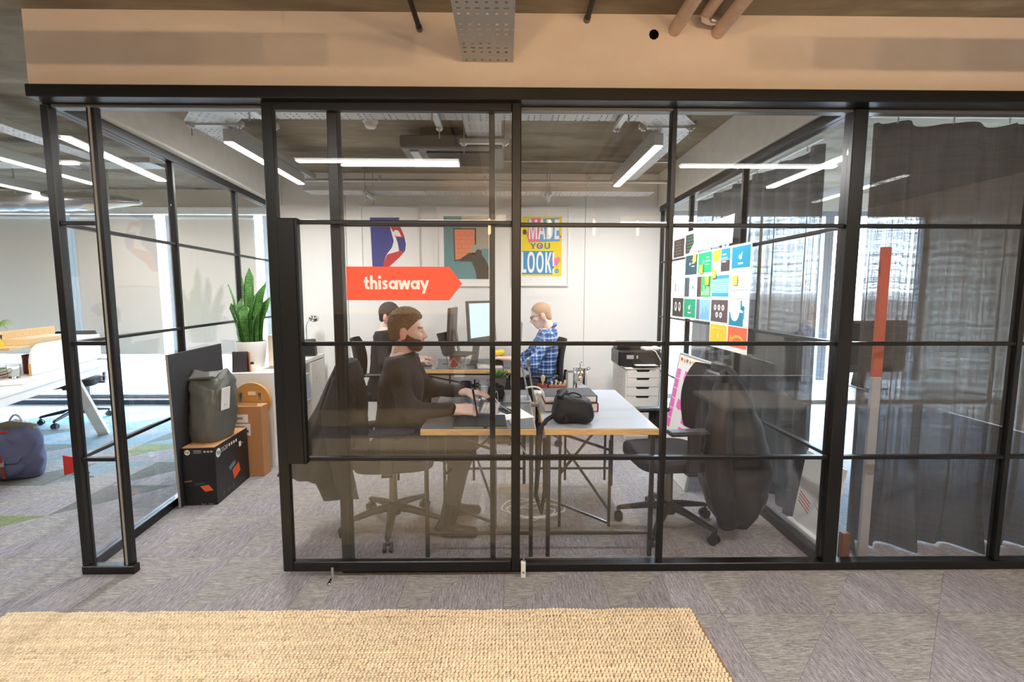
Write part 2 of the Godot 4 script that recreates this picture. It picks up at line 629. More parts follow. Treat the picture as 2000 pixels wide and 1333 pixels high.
# ---------------------------------------------------------------- the setting
func setting() -> void:
	# floor slab with carpet tiles of half a metre, each cut along the diagonal into two runs of thread
	var fl := struct("floor", bx(Vector3(-1.0, -0.106, 1.0), Vector3(13.0, 0.2, 10.0)), mats["carpet_along"])
	var base_g := G.new()
	base_g.box(Vector3(-1.0, -0.06, 1.0), Vector3(13.0, 0.1, 10.0))
	fl.mesh = base_g.mesh()
	fl.position.y = 0.0
	var rng := RandomNumberGenerator.new()
	rng.seed = 4
	var kinds := [["carpet_across", "carpet_along"], ["carpet_green", "carpet_along"], ["carpet_across", "carpet_dark"], ["carpet_dark", "carpet_along"], ["carpet_blue", "carpet_across"], ["carpet_across", "carpet_blue"], ["carpet_dark", "carpet_blue"]]
	var meshes := {}
	for kk in kinds.size():
		for var_ in 3:
			var am := ArrayMesh.new()
			for half in 2:
				var g := G.new()
				var w := 0.4985
				var o := Vector2(rng.randf(), rng.randf())
				var pts := [Vector3(0, 0, 0), Vector3(w, 0, 0), Vector3(0, 0, w)] if half == 0 else [Vector3(w, 0, 0.0012), Vector3(w, 0, w), Vector3(0.0012, 0, w)]
				g.face(pts, Vector3.UP)
				for q in g.uv.size(): g.uv[q] += o
				for q in 3:
					var a: Vector3 = pts[q]
					var b: Vector3 = pts[(q + 1) % 3]
					g.face([a, b, b - Vector3(0, 0.006, 0), a - Vector3(0, 0.006, 0)], (a + b) * 0.5 - (pts[0] + pts[1] + pts[2]) / 3.0)
				var ar := []
				ar.resize(Mesh.ARRAY_MAX)
				ar[Mesh.ARRAY_VERTEX] = g.v; ar[Mesh.ARRAY_NORMAL] = g.n; ar[Mesh.ARRAY_TEX_UV] = g.uv; ar[Mesh.ARRAY_INDEX] = g.ix
				am.add_surface_from_arrays(Mesh.PRIMITIVE_TRIANGLES, ar)
				am.surface_set_material(half, mats[kinds[kk][half]])
			meshes[Vector2i(kk, var_)] = am
	for ix in range(-14, 8):
		for iz in range(-8, 3):
			var x := 0.991 + (ix - 2) * 0.5
			var z := -0.135 + iz * 0.5
			if z < FACADE or x < -6.6: continue
			if z < BACK - 0.5 and x > -2.5 and x < 1.5: continue
			if x > 1.6 and z < -1.2: continue
			if z > 0.5 and (x < -3.0): continue
			if x < -3.4 - z * 0.9 - 2.0 and z > -1.0: continue
			var kk := 0
			if x < -2.75 - maxf(z, 0.0) * 0.3 and z < 0.3:
				kk = [0, 0, 2, 3, 4, 5, 6, 4, 5, 1][rng.randi_range(0, 9)]
				if z > -1.2: kk = [0, 1, 2, 3, 0, 0, 3, 0][rng.randi_range(0, 7)]
				if z < -2.2: kk = [4, 5, 6, 4, 5, 0][rng.randi_range(0, 5)]
			var o := MeshInstance3D.new()
			o.name = "tile"
			o.mesh = meshes[Vector2i(kk, rng.randi_range(0, 2))]
			fl.add_child(o, true)
			o.position = Vector3(x, 0, z)
	fl.set_meta("label", "grey carpet tiles with coloured triangles in the open office")
	# slab overhead
	struct("ceiling", bx(Vector3(-1.0, TOP + 0.1, 1.0), Vector3(13.0, 0.2, 10.0)), mats["concrete"])
	# bulkheads above the glass
	var hole := CSGCombiner3D.new()
	hole.name = "wall_front"
	add_child(hole)
	hole.set_meta("kind", "structure")
	var b := CSGBox3D.new()
	b.name = "plasterboard"
	b.size = Vector3(7.7, TOP - 2.40, 0.14)
	b.position = Vector3(-2.215 + 3.85, (TOP + 2.40) * 0.5, -0.02)
	b.material = mats["peach_plaster"]
	hole.add_child(b)
	var c := CSGCylinder3D.new()
	c.name = "bore"
	c.radius = 0.0235; c.height = 0.12; c.sides = 10
	c.operation = CSGShape3D.OPERATION_SUBTRACTION
	c.rotation.x = PI / 2
	c.position = Vector3(0.69, 2.662, 0.03)
	c.material = mats["black_plastic"]
	hole.add_child(c)
	var lb := G.new()
	var turn := Basis(Vector3.UP, atan2(-LEFT_DIR.x, -LEFT_DIR.z))
	lb.box(LEFT_A + LEFT_DIR * 1.56 + Vector3(0.02, (TOP + 2.40) * 0.5, 0), Vector3(0.14, TOP - 2.40, 2.92), turn)
	struct("wall_left", lb, mats["plaster"])
	struct("wall_right", bx(Vector3(RX + 0.02, (TOP + 2.40) * 0.5, -1.51), Vector3(0.14, TOP - 2.40, 2.82)), mats["plaster"])
	# back wall of the room, in three white panels with open joints
	var bw := struct("wall_back", bx(Vector3(-0.4, TOP * 0.5, BACK - 0.07), Vector3(4.3, TOP, 0.1)), mats["white_wall"])
	for q: Array in [[-2.55, -1.752], [-1.744, 0.866], [0.874, 1.75]]:
		part(bw, "panel", bx(Vector3((q[0] + q[1]) * 0.5, TOP * 0.5, BACK - 0.01), Vector3(q[1] - q[0], TOP, 0.02), 0.002), mats["white_wall"])
	# solid returns from the back wall to the facade, and the facade itself
	struct("wall_return_left", bx(Vector3(-2.55, TOP * 0.5, (BACK + FACADE) * 0.5 - 0.06), Vector3(0.1, TOP, FACADE * -1 + BACK - 0.1)), mats["cream"])
	struct("wall_return_right", bx(Vector3(1.75, TOP * 0.5, (BACK + FACADE) * 0.5 - 0.06), Vector3(0.1, TOP, FACADE * -1 + BACK - 0.1)), mats["cream"])
	var fac := G.new()
	fac.box(Vector3(-1.0, (TOP + 2.52) * 0.5, FACADE - 0.1), Vector3(13.0, TOP - 2.52, 0.2))
	fac.box(Vector3(-0.4, 1.26, FACADE - 0.1), Vector3(4.4, 2.52, 0.2))
	struct("wall_facade", fac, mats["cream"])
	struct("trim_1", bx(Vector3(-5.05, 2.475, FACADE + 0.04), Vector3(4.9, 0.085, 0.12), 0.004), mats["white_paint"])
	struct("trim_2", bx(Vector3(-5.05, 0.03, FACADE + 0.02), Vector3(4.9, 0.06, 0.06), 0.004), black)
	# outer walls
	struct("wall_office_left", bx(Vector3(-7.55, TOP * 0.5, 1.0), Vector3(0.1, TOP, 10.0)), mats["cream"])
	struct("wall_office_right", bx(Vector3(5.55, TOP * 0.5, 1.0), Vector3(0.1, TOP, 10.0)), mats["cream"])
	struct("wall_rear", bx(Vector3(-1.0, TOP * 0.5, 6.05), Vector3(13.0, TOP, 0.1)), mats["cream"])
	# facade windows: bays with clear glass, mullions greyed to paint in their backlit shade
	var at := 1
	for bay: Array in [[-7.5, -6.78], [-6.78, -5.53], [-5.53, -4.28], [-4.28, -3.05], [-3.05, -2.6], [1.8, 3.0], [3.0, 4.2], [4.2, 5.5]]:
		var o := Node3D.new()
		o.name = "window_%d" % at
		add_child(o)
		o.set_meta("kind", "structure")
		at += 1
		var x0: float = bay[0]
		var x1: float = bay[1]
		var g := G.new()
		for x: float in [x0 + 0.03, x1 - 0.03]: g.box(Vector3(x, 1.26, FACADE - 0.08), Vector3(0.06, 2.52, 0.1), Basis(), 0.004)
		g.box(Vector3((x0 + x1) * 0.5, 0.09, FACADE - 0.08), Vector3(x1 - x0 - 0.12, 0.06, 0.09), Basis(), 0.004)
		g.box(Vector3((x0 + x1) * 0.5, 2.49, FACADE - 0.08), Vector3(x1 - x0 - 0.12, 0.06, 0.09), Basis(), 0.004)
		part(o, "window_frame", g, mat("frame_backlit_grey", rgb(142, 147, 152), 0.5))
		var p := BoxMesh.new()
		p.size = Vector3(x1 - x0 - 0.12, 2.34, 0.012)
		shared(o, "pane", p, glass, Vector3((x0 + x1) * 0.5, 1.29, FACADE - 0.08))

# ---------------------------------------------------------------- steel and glass partitions
func pane(o: Node3D, x0: float, y0: float, x1: float, y1: float, z := 0.0) -> void:
	var p := BoxMesh.new()
	p.size = Vector3(x1 - x0, y1 - y0, 0.008)
	shared(o, "pane", p, glass, Vector3((x0 + x1) * 0.5, (y0 + y1) * 0.5, z))

func glazing(o: Node3D, x0: float, x1: float, bars: Array, z := 0.0, y0 := 0.055, y1 := 2.345, d := 0.03) -> void:   # panes and glazing bars between two uprights
	var ys := [y0] + bars + [y1]
	for k in ys.size() - 1:
		pane(o, x0, ys[k], x1, ys[k + 1], z)
	for y: float in bars:
		part(o, "glazing_bar", bx(Vector3((x0 + x1) * 0.5, y, z), Vector3(x1 - x0, 0.02, d), 0.003), black)

func partitions() -> void:
	var bars := [0.61, 1.206, 1.794]
	var f := thing("glazed_partition", "black steel framed glass front wall of the meeting room", "partition")
	part(f, "header_rail", bx(Vector3(0.9, 2.3725, 0.035), Vector3(6.16, 0.055, 0.15), 0.004), black)
	part(f, "top_track", bx(Vector3(0.9, 2.338, -0.005), Vector3(6.1, 0.014, 0.05), 0.002), mats["grey_metal"])
	part(f, "corner_post", bx(Vector3(-2.181, 1.17, 0.0), Vector3(0.040, 2.345, 0.045), 0.003), black)
	part(f, "bottom_rail", bx(Vector3(-2.065, 0.0225, 0.008), Vector3(0.27, 0.045, 0.045), 0.004), black)
	part(f, "jamb", bx(Vector3(-1.958, 1.17, 0.0), Vector3(0.022, 2.345, 0.036), 0.003), black)
	part(f, "seal_strip", bx(Vector3(-1.974, 1.17, 0.004), Vector3(0.010, 2.34, 0.034), 0.002), mats["grey_rubber"], "pale grey rubber seal along the jamb")
	part(f, "inner_jamb", bx(Vector3(-1.986, 1.17, 0.0), Vector3(0.014, 2.345, 0.030), 0.003), black)
	glazing(f, -2.161, -1.993, bars)
	part(f, "jamb", bx(Vector3(-0.83, 1.17, -0.005), Vector3(0.05, 2.345, 0.06), 0.003), black)
	part(f, "bottom_rail", bx(Vector3(1.5725, 0.0225, 0.0), Vector3(4.855, 0.045, 0.06), 0.004), black)
	var ups := [[-0.068, 0.027], [0.8125, 0.025], [1.71, 0.07], [2.615, 0.027], [3.52, 0.027], [3.97, 0.05]]
	var x0 := -0.805
	for u: Array in ups:
		part(f, "main_post" if u[1] > 0.06 else "mullion", bx(Vector3(u[0], 1.195, -0.004), Vector3(u[1], 2.30, 0.05 if u[1] < 0.06 else 0.07), 0.003), black)
		glazing(f, x0, u[0] - u[1] * 0.5, bars, 0.0, 0.045)
		x0 = u[0] + u[1] * 0.5
	# sign on the fixed pane
	var s := G.new()
	var orange := rgb(255, 92, 57)
	s.flat([Vector2(-0.792, 1.423), Vector2(-0.283, 1.423), Vector2(-0.218, 1.506), Vector2(-0.281, 1.589), Vector2(-0.791, 1.589)], 0.0048, orange)
	var white := rgb(255, 252, 248)
	var xh := 0.058     # height of a small letter
	var w := 0.0172
	var X := Transform3D(Basis.from_scale(Vector3(0.745, 0.78, 1)), Vector3(-0.704, 1.477, 0))
	var z := 0.0054
	var px := 0.0
	var r := xh * 0.5 - w * 0.5
	for ch in "thisaway":
		match ch:
			"t":
				s.stroke([Vector2(px + 0.014, 0.078), Vector2(px + 0.014, 0.018), Vector2(px + 0.018, 0.010), Vector2(px + 0.026, 0.0085), Vector2(px + 0.034, 0.0085)], w, z, white, X)
				s.rect(px - 0.002, xh - 0.015, px + 0.033, xh, z + 0.0002, white, X)
				px += 0.040
			"h":
				s.rect(px, 0, px + w, 0.09, z + 0.0002, white, X)
				var q := []
				for k in 11: q.append(Vector2(px + w * 0.5 + 0.0155 - 0.0155 * cos(PI * k / 10), xh - w * 0.5 - 0.016 + 0.0165 * sin(PI * k / 10)))
				q.append(Vector2(px + w * 0.5 + 0.031, 0))
				s.stroke(q, w, z, white, X)
				px += 0.055
			"i":
				s.rect(px, 0, px + w, xh, z, white, X)
				s.disc(px + w * 0.5, 0.077, 0.0105, z, white, X)
				px += w + 0.007
			"s":
				s.stroke([Vector2(px + 0.034, 0.0455), Vector2(px + 0.026, 0.0508), Vector2(px + 0.015, 0.0500), Vector2(px + 0.0085, 0.0430), Vector2(px + 0.013, 0.0345), Vector2(px + 0.024, 0.0285), Vector2(px + 0.031, 0.0215), Vector2(px + 0.028, 0.0115), Vector2(px + 0.017, 0.0072), Vector2(px + 0.004, 0.0118)], w * 0.84, z, white, X)
				px += 0.043
			"a":
				var q := []
				for k in 24: q.append(Vector2(px + xh * 0.5 + r * cos(TAU * k / 24), xh * 0.5 + r * sin(TAU * k / 24)))
				s.stroke(q, w, z, white, X, true)
				s.rect(px + xh - w * 0.75, 0, px + xh + w * 0.25, xh, z + 0.0002, white, X)
				px += xh + 0.009
			"w":
				for q: Array in [[0.006, xh, 0.020, 0.0], [0.020, 0.0, 0.038, xh], [0.038, xh, 0.056, 0.0], [0.056, 0.0, 0.070, xh]]:
					var d := w * 0.52
					z += 0.0001
					s.flat([Vector2(px + q[0] - d, q[1]), Vector2(px + q[0] + d, q[1]), Vector2(px + q[2] + d, q[3]), Vector2(px + q[2] - d, q[3])], z, white, X)
				px += 0.079
			"y":
				var d := w * 0.55
				s.flat([Vector2(px + 0.005 - d, xh), Vector2(px + 0.005 + d, xh), Vector2(px + 0.028 + d, 0), Vector2(px + 0.028 - d, 0)], z, white, X)
				z += 0.0002
				s.flat([Vector2(px + 0.048 - d, xh), Vector2(px + 0.048 + d, xh), Vector2(px + 0.018 + d, -0.026), Vector2(px + 0.018 - d, -0.026)], z, white, X)
				px += 0.055
	var sg := thing("arrow_sign", "orange arrow sticker reading thisaway in white on the glass", "sign")
	part(sg, "sticker", s, printed)
	# left partition, splayed
	var l := thing("glazed_partition", "black steel framed glass side wall behind the snake plant", "partition", LEFT_A, atan2(LEFT_DIR.x, LEFT_DIR.z) - PI / 2)
	var ln := 2.92
	part(l, "top_rail", bx(Vector3(ln * 0.5, 2.3725, 0), Vector3(ln - 0.06, 0.055, 0.07), 0.003), black)
	part(l, "bottom_rail", bx(Vector3(ln * 0.5, 0.0275, 0), Vector3(ln - 0.06, 0.055, 0.055), 0.003), black)
	x0 = 0.04
	for x: float in [1.02, 1.995, ln]:
		part(l, "mullion", bx(Vector3(x - 0.0125, 1.2, 0), Vector3(0.025, 2.29, 0.045), 0.003), black)
		glazing(l, x0, x - 0.025, bars)
		x0 = x
	# right partition
	var rp := thing("glazed_partition", "black steel framed glass side wall with papers stuck on it", "partition", Vector3(RX, 0, -0.035), PI / 2)
	ln = 2.86
	part(rp, "top_rail", bx(Vector3(ln * 0.5, 2.3725, 0), Vector3(ln, 0.055, 0.07), 0.003), black)
	part(rp, "bottom_rail", bx(Vector3(ln * 0.5, 0.0275, 0), Vector3(ln, 0.055, 0.055), 0.003), black)
	x0 = 0.0
	for x: float in [1.06, 2.05, ln]:
		part(rp, "mullion", bx(Vector3(x - 0.0125, 1.2, 0), Vector3(0.025, 2.29, 0.045), 0.003), black)
		glazing(rp, x0, x - 0.025, bars)
		x0 = x
	# sliding leaf, hung outside and drawn to the right
	var d := thing("sliding_door", "black framed glass sliding door leaf with tall pull plate", "door", Vector3(0, 0, 0.046))
	part(d, "stile", bx(Vector3(-1.117, 1.192, 0), Vector3(0.053, 2.324, 0.036), 0.004), black)
	part(d, "stile", bx(Vector3(0.050, 1.192, 0), Vector3(0.045, 2.324, 0.036), 0.004), black)
	part(d, "rail", bx(Vector3(-0.5315, 2.332, 0), Vector3(1.118, 0.044, 0.036), 0.004), black)
	part(d, "rail", bx(Vector3(-0.5315, 0.056, 0), Vector3(1.118, 0.053, 0.036), 0.004), black)
	glazing(d, -1.0905, 0.0275, [0.625, 1.209, 1.797], 0.0, 0.0825, 2.31, 0.024)
	var pp := part(d, "pull_plate", bx(Vector3(-1.047, 1.210, 0.010), Vector3(0.086, 1.206, 0.05), 0.004), black)
	part(pp, "lip", bx(Vector3(-0.998, 1.210, 0.018), Vector3(0.012, 1.206, 0.04), 0.003), black)
	# floor stop and bolts by the leaf
	var st := thing("door_stop", "small steel floor bolt at the foot of the sliding door", "door stop", Vector3(-0.88, 0, 0.095))
	part(st, "pin", tb([Vector3(0, 0, 0), Vector3(0, 0.075, 0)], 0.007), mats["chrome"])
	part(st, "foot", bx(Vector3(-0.01, 0.004, 0.012), Vector3(0.014, 0.008, 0.05), 0.002), mats["chrome"])
	var gd := thing("floor_guide", "white bracket with a bolt where the sliding door meets the wall", "bracket", Vector3(0.09, 0, 0.07))
	part(gd, "bracket", bx(Vector3(0, 0.042, 0), Vector3(0.024, 0.084, 0.02), 0.002), mats["white_paint"])
	part(gd, "bolt", tb([Vector3(0.002, 0.08, 0), Vector3(0.002, 0.13, 0)], [0.006, 0.004]), mats["chrome"])
	part(gd, "screw", tb([Vector3(0, 0.03, 0.009), Vector3(0, 0.03, 0.013)], 0.005), mats["grey_metal"])

# ---------------------------------------------------------------- things under the slab
func tray(o: Node3D, a: Vector3, b: Vector3, w: float, lip := 0.045, edge := true) -> void:   # a run of perforated cable tray
	var dir := (b - a).normalized()
	var side := dir.cross(Vector3.UP).normalized()
	var ln := (b - a).length()
	var g := G.new()
	for q: Array in [[side * w * 0.5, -side * w * 0.5, Vector3.DOWN, w]]:
		var s := g.v.size()
		for c: Array in [[a + q[0], 0.0, 0.0], [b + q[0], ln, 0.0], [b + q[1], ln, q[3]], [a + q[1], 0.0, q[3]]]:
			g.put(c[0], q[2], Vector2(c[2], c[1]))
		g.ix.append_array([s, s + 1, s + 2, s, s + 2, s + 3])
	part(o, "perforated_sheet", g, mats["perforated"])
	if edge:
		for sd: float in [-1.0, 1.0]:
			var e := G.new()
			e.bar(a + side * sd * w * 0.5 + Vector3(0, lip * 0.5, 0), b + side * sd * w * 0.5 + Vector3(0, lip * 0.5, 0), 0.003, lip)
			var h := G.new()
			var m := (a + b) * 0.5 + side * sd * w * 0.5 + Vector3(0, lip * 0.5, 0)
			h.box(m, Vector3(0.003, lip, ln), Basis(side, Vector3.UP, side.cross(Vector3.UP)))
			part(o, "side_flange", h, mats["galv"])

func hanger(label: String, c: Vector3, w: float, along: Vector3, grp: String) -> void:   # strut on two threaded rods
	var o := thing("tray_hanger", label, "bracket", Vector3(c.x, c.y, c.z), 0.0, grp)
	var ang := atan2(-along.z, along.x)
	var b := Basis(Vector3.UP, ang)
	part(o, "strut", bx(Vector3.ZERO, Vector3(w, 0.03, 0.036), 0.003, b), mats["galv"])
	for s: float in [-1.0, 1.0]:
		var p := along.normalized() * s * (w * 0.5 - 0.03)
		part(o, "rod", tb([p + Vector3(0, TOP - c.y, 0), p + Vector3(0, -0.075, 0)], 0.0045, 6), mats["steel"])
		part(o, "washer", lt([Vector2(0.0, -0.028), Vector2(0.014, -0.028), Vector2(0.022, -0.017), Vector2(0.0, -0.016)], 10, Transform3D(Basis(), p)), mats["steel"])

func services() -> void:
	var t := thing("cable_tray", "perforated cable tray looping under the meeting room ceiling", "cable tray")
	tray(t, Vector3(-1.72, 2.53, -0.57), Vector3(0.92, 2.53, -0.57), 0.25)
	tray(t, Vector3(-1.70, 2.5302, -0.57), Vector3(-1.92, 2.5302, -0.82), 0.26, 0.045, false)
	tray(t, Vector3(0.90, 2.5302, -0.57), Vector3(1.10, 2.5302, -0.82), 0.26, 0.045, false)
	tray(t, Vector3(-1.92, 2.53, -0.80), Vector3(-1.92, 2.53, -2.30), 0.22)
	tray(t, Vector3(1.12, 2.53, -0.80), Vector3(1.12, 2.53, -2.30), 0.22)
	tray(t, Vector3(-1.95, 2.44, -2.45), Vector3(1.45, 2.44, -2.45), 0.22)
	tray(t, Vector3(-0.15, 2.5304, -0.69), Vector3(-0.15, 2.5304, -1.0), 0.24, 0.045, false)
	for x: float in [-1.45, -0.42, 0.70]:
		hanger("steel strut hanging across the front run of cable tray", Vector3(x, 2.505, -0.58), 0.36, Vector3(0, 0, 1), "tray hangers over the front run")
	for x: float in [-1.86, 1.04]:
		hanger("steel strut above the end of a ceiling lamp", Vector3(x, 2.535, -0.80), 0.36, Vector3(1, 0, 0), "struts at the lamp ends")
	hanger("steel strut behind the middle of the front cable tray", Vector3(-0.15, 2.50, -1.02), 0.34, Vector3(1, 0, 0), "")
	for x: float in [-1.35, 0.42]:
		hanger("steel strut hanging under the rear run of cable tray", Vector3(x, 2.415, -2.45), 0.34, Vector3(0, 0, 1), "tray hangers over the rear run")
	# chrome conduit, ducting and the air conditioner over the desks
	var cp := thing("conduit_pipe", "shiny steel conduit running along the rear cable tray", "pipe")
	part(cp, "pipe", tb([Vector3(-1.9, 2.52, -2.28), Vector3(1.55, 2.52, -2.28)], 0.016, 10), mats["steel"])
	for x: float in [-1.2, -0.2, 0.8]:
		part(cp, "clip", bx(Vector3(x, 2.54, -2.28), Vector3(0.02, 0.06, 0.04), 0.002), mats["galv"])
	var cp2 := thing("conduit_pipe", "thin steel conduit above the rear cable tray", "pipe")
	part(cp2, "pipe", tb([Vector3(-1.9, 2.66, -2.1), Vector3(1.55, 2.66, -2.1)], 0.010, 8), mats["steel"])
	part(cp2, "clip", bx(Vector3(0.1, 2.70, -2.1), Vector3(0.02, 0.09, 0.03), 0.002), mats["galv"])
	var ac := thing("air_conditioner", "slim grey cassette unit under the concrete ceiling", "air conditioner", Vector3(-0.42, 2.62, -1.72))
	part(ac, "body", bx(Vector3.ZERO, Vector3(0.80, 0.10, 0.62), 0.012), mats["grey_metal"])
	part(ac, "grille", bx(Vector3(0.04, -0.055, 0.02), Vector3(0.50, 0.012, 0.40), 0.004), mats["black_plastic"])
	part(ac, "flap", bx(Vector3(-0.30, -0.056, 0.02), Vector3(0.07, 0.012, 0.46), 0.004), mats["galv"])
	part(ac, "duct_collar", bx(Vector3(-0.1, 0.09, 0.12), Vector3(0.30, 0.06, 0.26), 0.004), mats["black_plastic"])
	var sm := thing("smoke_detector", "white round smoke detector on the concrete ceiling", "smoke detector", Vector3(-1.02, TOP, -1.35))
	part(sm, "base", lt([Vector2(0, -0.014), Vector2(0.056, -0.014), Vector2(0.058, 0.0), Vector2(0, 0.0)], 24), mats["white_paint"])
	part(sm, "cap", lt([Vector2(0, -0.055), Vector2(0.032, -0.055), Vector2(0.042, -0.046), Vector2(0.046, -0.014), Vector2(0, -0.0139)], 24), mats["white_paint"])
	# over the camera's side of the bulkhead
	var o := thing("cable_tray", "perforated cable tray ending at the peach bulkhead", "cable tray")
	tray(o, Vector3(-0.085, 2.533, 0.052), Vector3(-0.085, 2.533, 3.2), 0.235, 0.06)
	for q: Array in [[-0.40, 2.675, 0.012, "thin black conduit left of the perforated tray", 0.012], [0.375, 2.722, 0.013, "thin black conduit right of the perforated tray", 0.013]]:
		var c := thing("conduit_pipe", q[3], "pipe")
		part(c, "pipe", tb([Vector3(q[0], q[1], 0.05), Vector3(q[0], q[1], 3.0)], q[4], 10), mats["black_plastic"])
		part(c, "collar", tb([Vector3(q[0], q[1], 0.05), Vector3(q[0], q[1], 0.075)], q[4] + 0.003, 10), mats["grey_metal"])
	var lag := mat("lagging", Color(1, 1, 1), 0.8)
	lag.albedo_texture = noise_tex(0.03, [[0.0, rgb(206, 178, 158)], [1.0, rgb(228, 204, 186)]], 12, 256)
	tri(lag, Vector3(2, 2, 2))
	var p1 := thing("lagged_pipe", "single pink lagged pipe entering the bulkhead", "pipe")
	part(p1, "pipe", tb([Vector3(0.785, 2.682, 0.05), Vector3(0.785, 2.682, 3.0)], 0.030, 14), lag)
	var p2 := thing("lagged_pipe", "pair of pink lagged pipes joined by a foil bend", "pipe")
	part(p2, "pipe", tb([Vector3(0.988, 2.672, 0.05), Vector3(0.988, 2.672, 3.0)], 0.030, 14), lag)
	part(p2, "pipe", tb([Vector3(0.902, 2.712, 0.115), Vector3(0.902, 2.712, 3.0)], 0.026, 14), lag)
	part(p2, "foil_bend", tb([Vector3(0.90, 2.712, 0.14), Vector3(0.903, 2.711, 0.112), Vector3(0.93, 2.706, 0.10), Vector3(0.985, 2.70, 0.10)], [0.027, 0.028, 0.026, 0.024], 12), mats["chrome"])

# ---------------------------------------------------------------- lamps
func strip_lamp(label: String, c: Vector3, turn: float, e: float, grp: String, up := TOP, ln := 1.2) -> Node3D:
	var o := thing("strip_lamp", label, "lamp", c, turn, grp)
	part(o, "housing", bx(Vector3(0, 0.045, 0), Vector3(0.062, 0.08, ln), 0.003), mats["galv"])
	var em := mat("lamp_glow", Color(1, 1, 1), 0.5)
	em.emission_enabled = true
	em.emission = Color(1.0, 0.985, 0.96)
	em.emission_energy_multiplier = 5.0
	part(o, "diffuser", bx(Vector3(0, 0.001, 0), Vector3(0.056, 0.012, ln - 0.006), 0.003), em)
	for s: float in [-1.0, 1.0]:
		part(o, "hanging_wire", tb([Vector3(0, 0.08, s * (ln * 0.5 - 0.12)), Vector3(0, up - c.y, s * (ln * 0.5 - 0.12))], 0.0025, 5), mats["steel"])
	var l := AreaLight3D.new()
	l.name = "light"
	l.area_size = Vector2(0.056, ln - 0.02)
	l.light_color = Color(0.99, 0.99, 0.985)
	l.light_energy = e
	l.shadow_enabled = true
	o.add_child(l)
	l.rotation.x = -PI / 2
	l.position.y = -0.012
	return o

func lamps() -> void:
	strip_lamp("linear strip lamp hanging in the meeting room near the snake plant", Vector3(-1.82, 2.43, -1.43), 0.03, 2.6, "", 2.528)
	strip_lamp("linear strip lamp hanging in the meeting room near the papered glass", Vector3(1.01, 2.43, -1.46), 0.0, 2.6, "", 2.528)
	for x: float in [-0.945, 1.92, -3.8]:
		strip_lamp("linear strip lamp along the front of the lounge", Vector3(x, 2.43, 1.33), PI / 2, 1.6, "lounge strip lamps, front row")
	for x: float in [-3.2, -0.6, 2.2]:
		strip_lamp("linear strip lamp at the back of the lounge", Vector3(x, 2.45, 4.4), PI / 2, 0.5, "lounge strip lamps, back row")
	strip_lamp("linear strip lamp over the white office desk", Vector3(-3.70, 2.43, -1.48), 0.03, 0.9, "")
	strip_lamp("linear strip lamp by the blinds beyond the white office desk", Vector3(-4.6, 2.43, -2.6), 0.0, 0.9, "")
	# warm filament bulbs on cords in the lounge
	for x: float in [-0.20, 0.54, 1.09, 1.63]:
		var o := thing("pendant_lamp", "warm filament bulb hanging on a cord in the lounge", "lamp", Vector3(x, 2.27, 3.6), 0.0, "filament bulbs in the lounge")
		part(o, "cord", tb([Vector3(0, 0.16, 0), Vector3(0, TOP - 2.27, 0)], 0.004, 6), mats["black_plastic"])
		part(o, "holder", lt([Vector2(0.0, 0.085), Vector2(0.020, 0.085), Vector2(0.018, 0.15), Vector2(0.006, 0.17), Vector2(0.0, 0.17)], 14), mats["grey_rubber"])
		var em := mat("bulb_glow", rgb(255, 226, 190), 0.4)
		em.emission_enabled = true
		em.emission = Color(1.0, 0.80, 0.56)
		em.emission_energy_multiplier = 9.0
		part(o, "bulb", lt([Vector2(0.0, -0.10), Vector2(0.012, -0.098), Vector2(0.017, -0.085), Vector2(0.017, 0.06), Vector2(0.012, 0.085), Vector2(0.0, 0.085)], 14), em)
		var l := OmniLight3D.new()
		l.name = "light"
		l.light_color = Color(1.0, 0.84, 0.65)
		l.light_energy = 0.6
		l.light_size = 0.015
		l.omni_range = 12.0
		l.omni_attenuation = 2.0
		l.shadow_enabled = true
		o.add_child(l)
# ---------------------------------------------------------------- pictures on the back wall
func uvp(list: Array, x0: float, y0: float, w: float, h: float) -> Array:   # outline in 0..1 from the top left
	return list.map(func(q): return Vector2(x0 + q[0] * w, y0 - q[1] * h))

func frame(label: String, x0: float, x1: float, y0: float, y1: float) -> Node3D:
	var o := thing("framed_poster", label, "poster", Vector3((x0 + x1) * 0.5, (y0 + y1) * 0.5, BACK + 0.002))
	var w := x1 - x0
	var h := y1 - y0
	var g := G.new()
	for s: float in [-1.0, 1.0]:
		g.box(Vector3(s * (w * 0.5 - 0.009), 0, 0.014), Vector3(0.018, h, 0.028), Basis(), 0.002)
		g.box(Vector3(0, s * (h * 0.5 - 0.009), 0.014), Vector3(w - 0.036, 0.018, 0.028), Basis(), 0.002)
	part(o, "frame", g, mats["white_paint"])
	part(o, "mount", bx(Vector3(0, 0, 0.008), Vector3(w - 0.036, h - 0.036, 0.006)), mats["white_paper"])
	return o

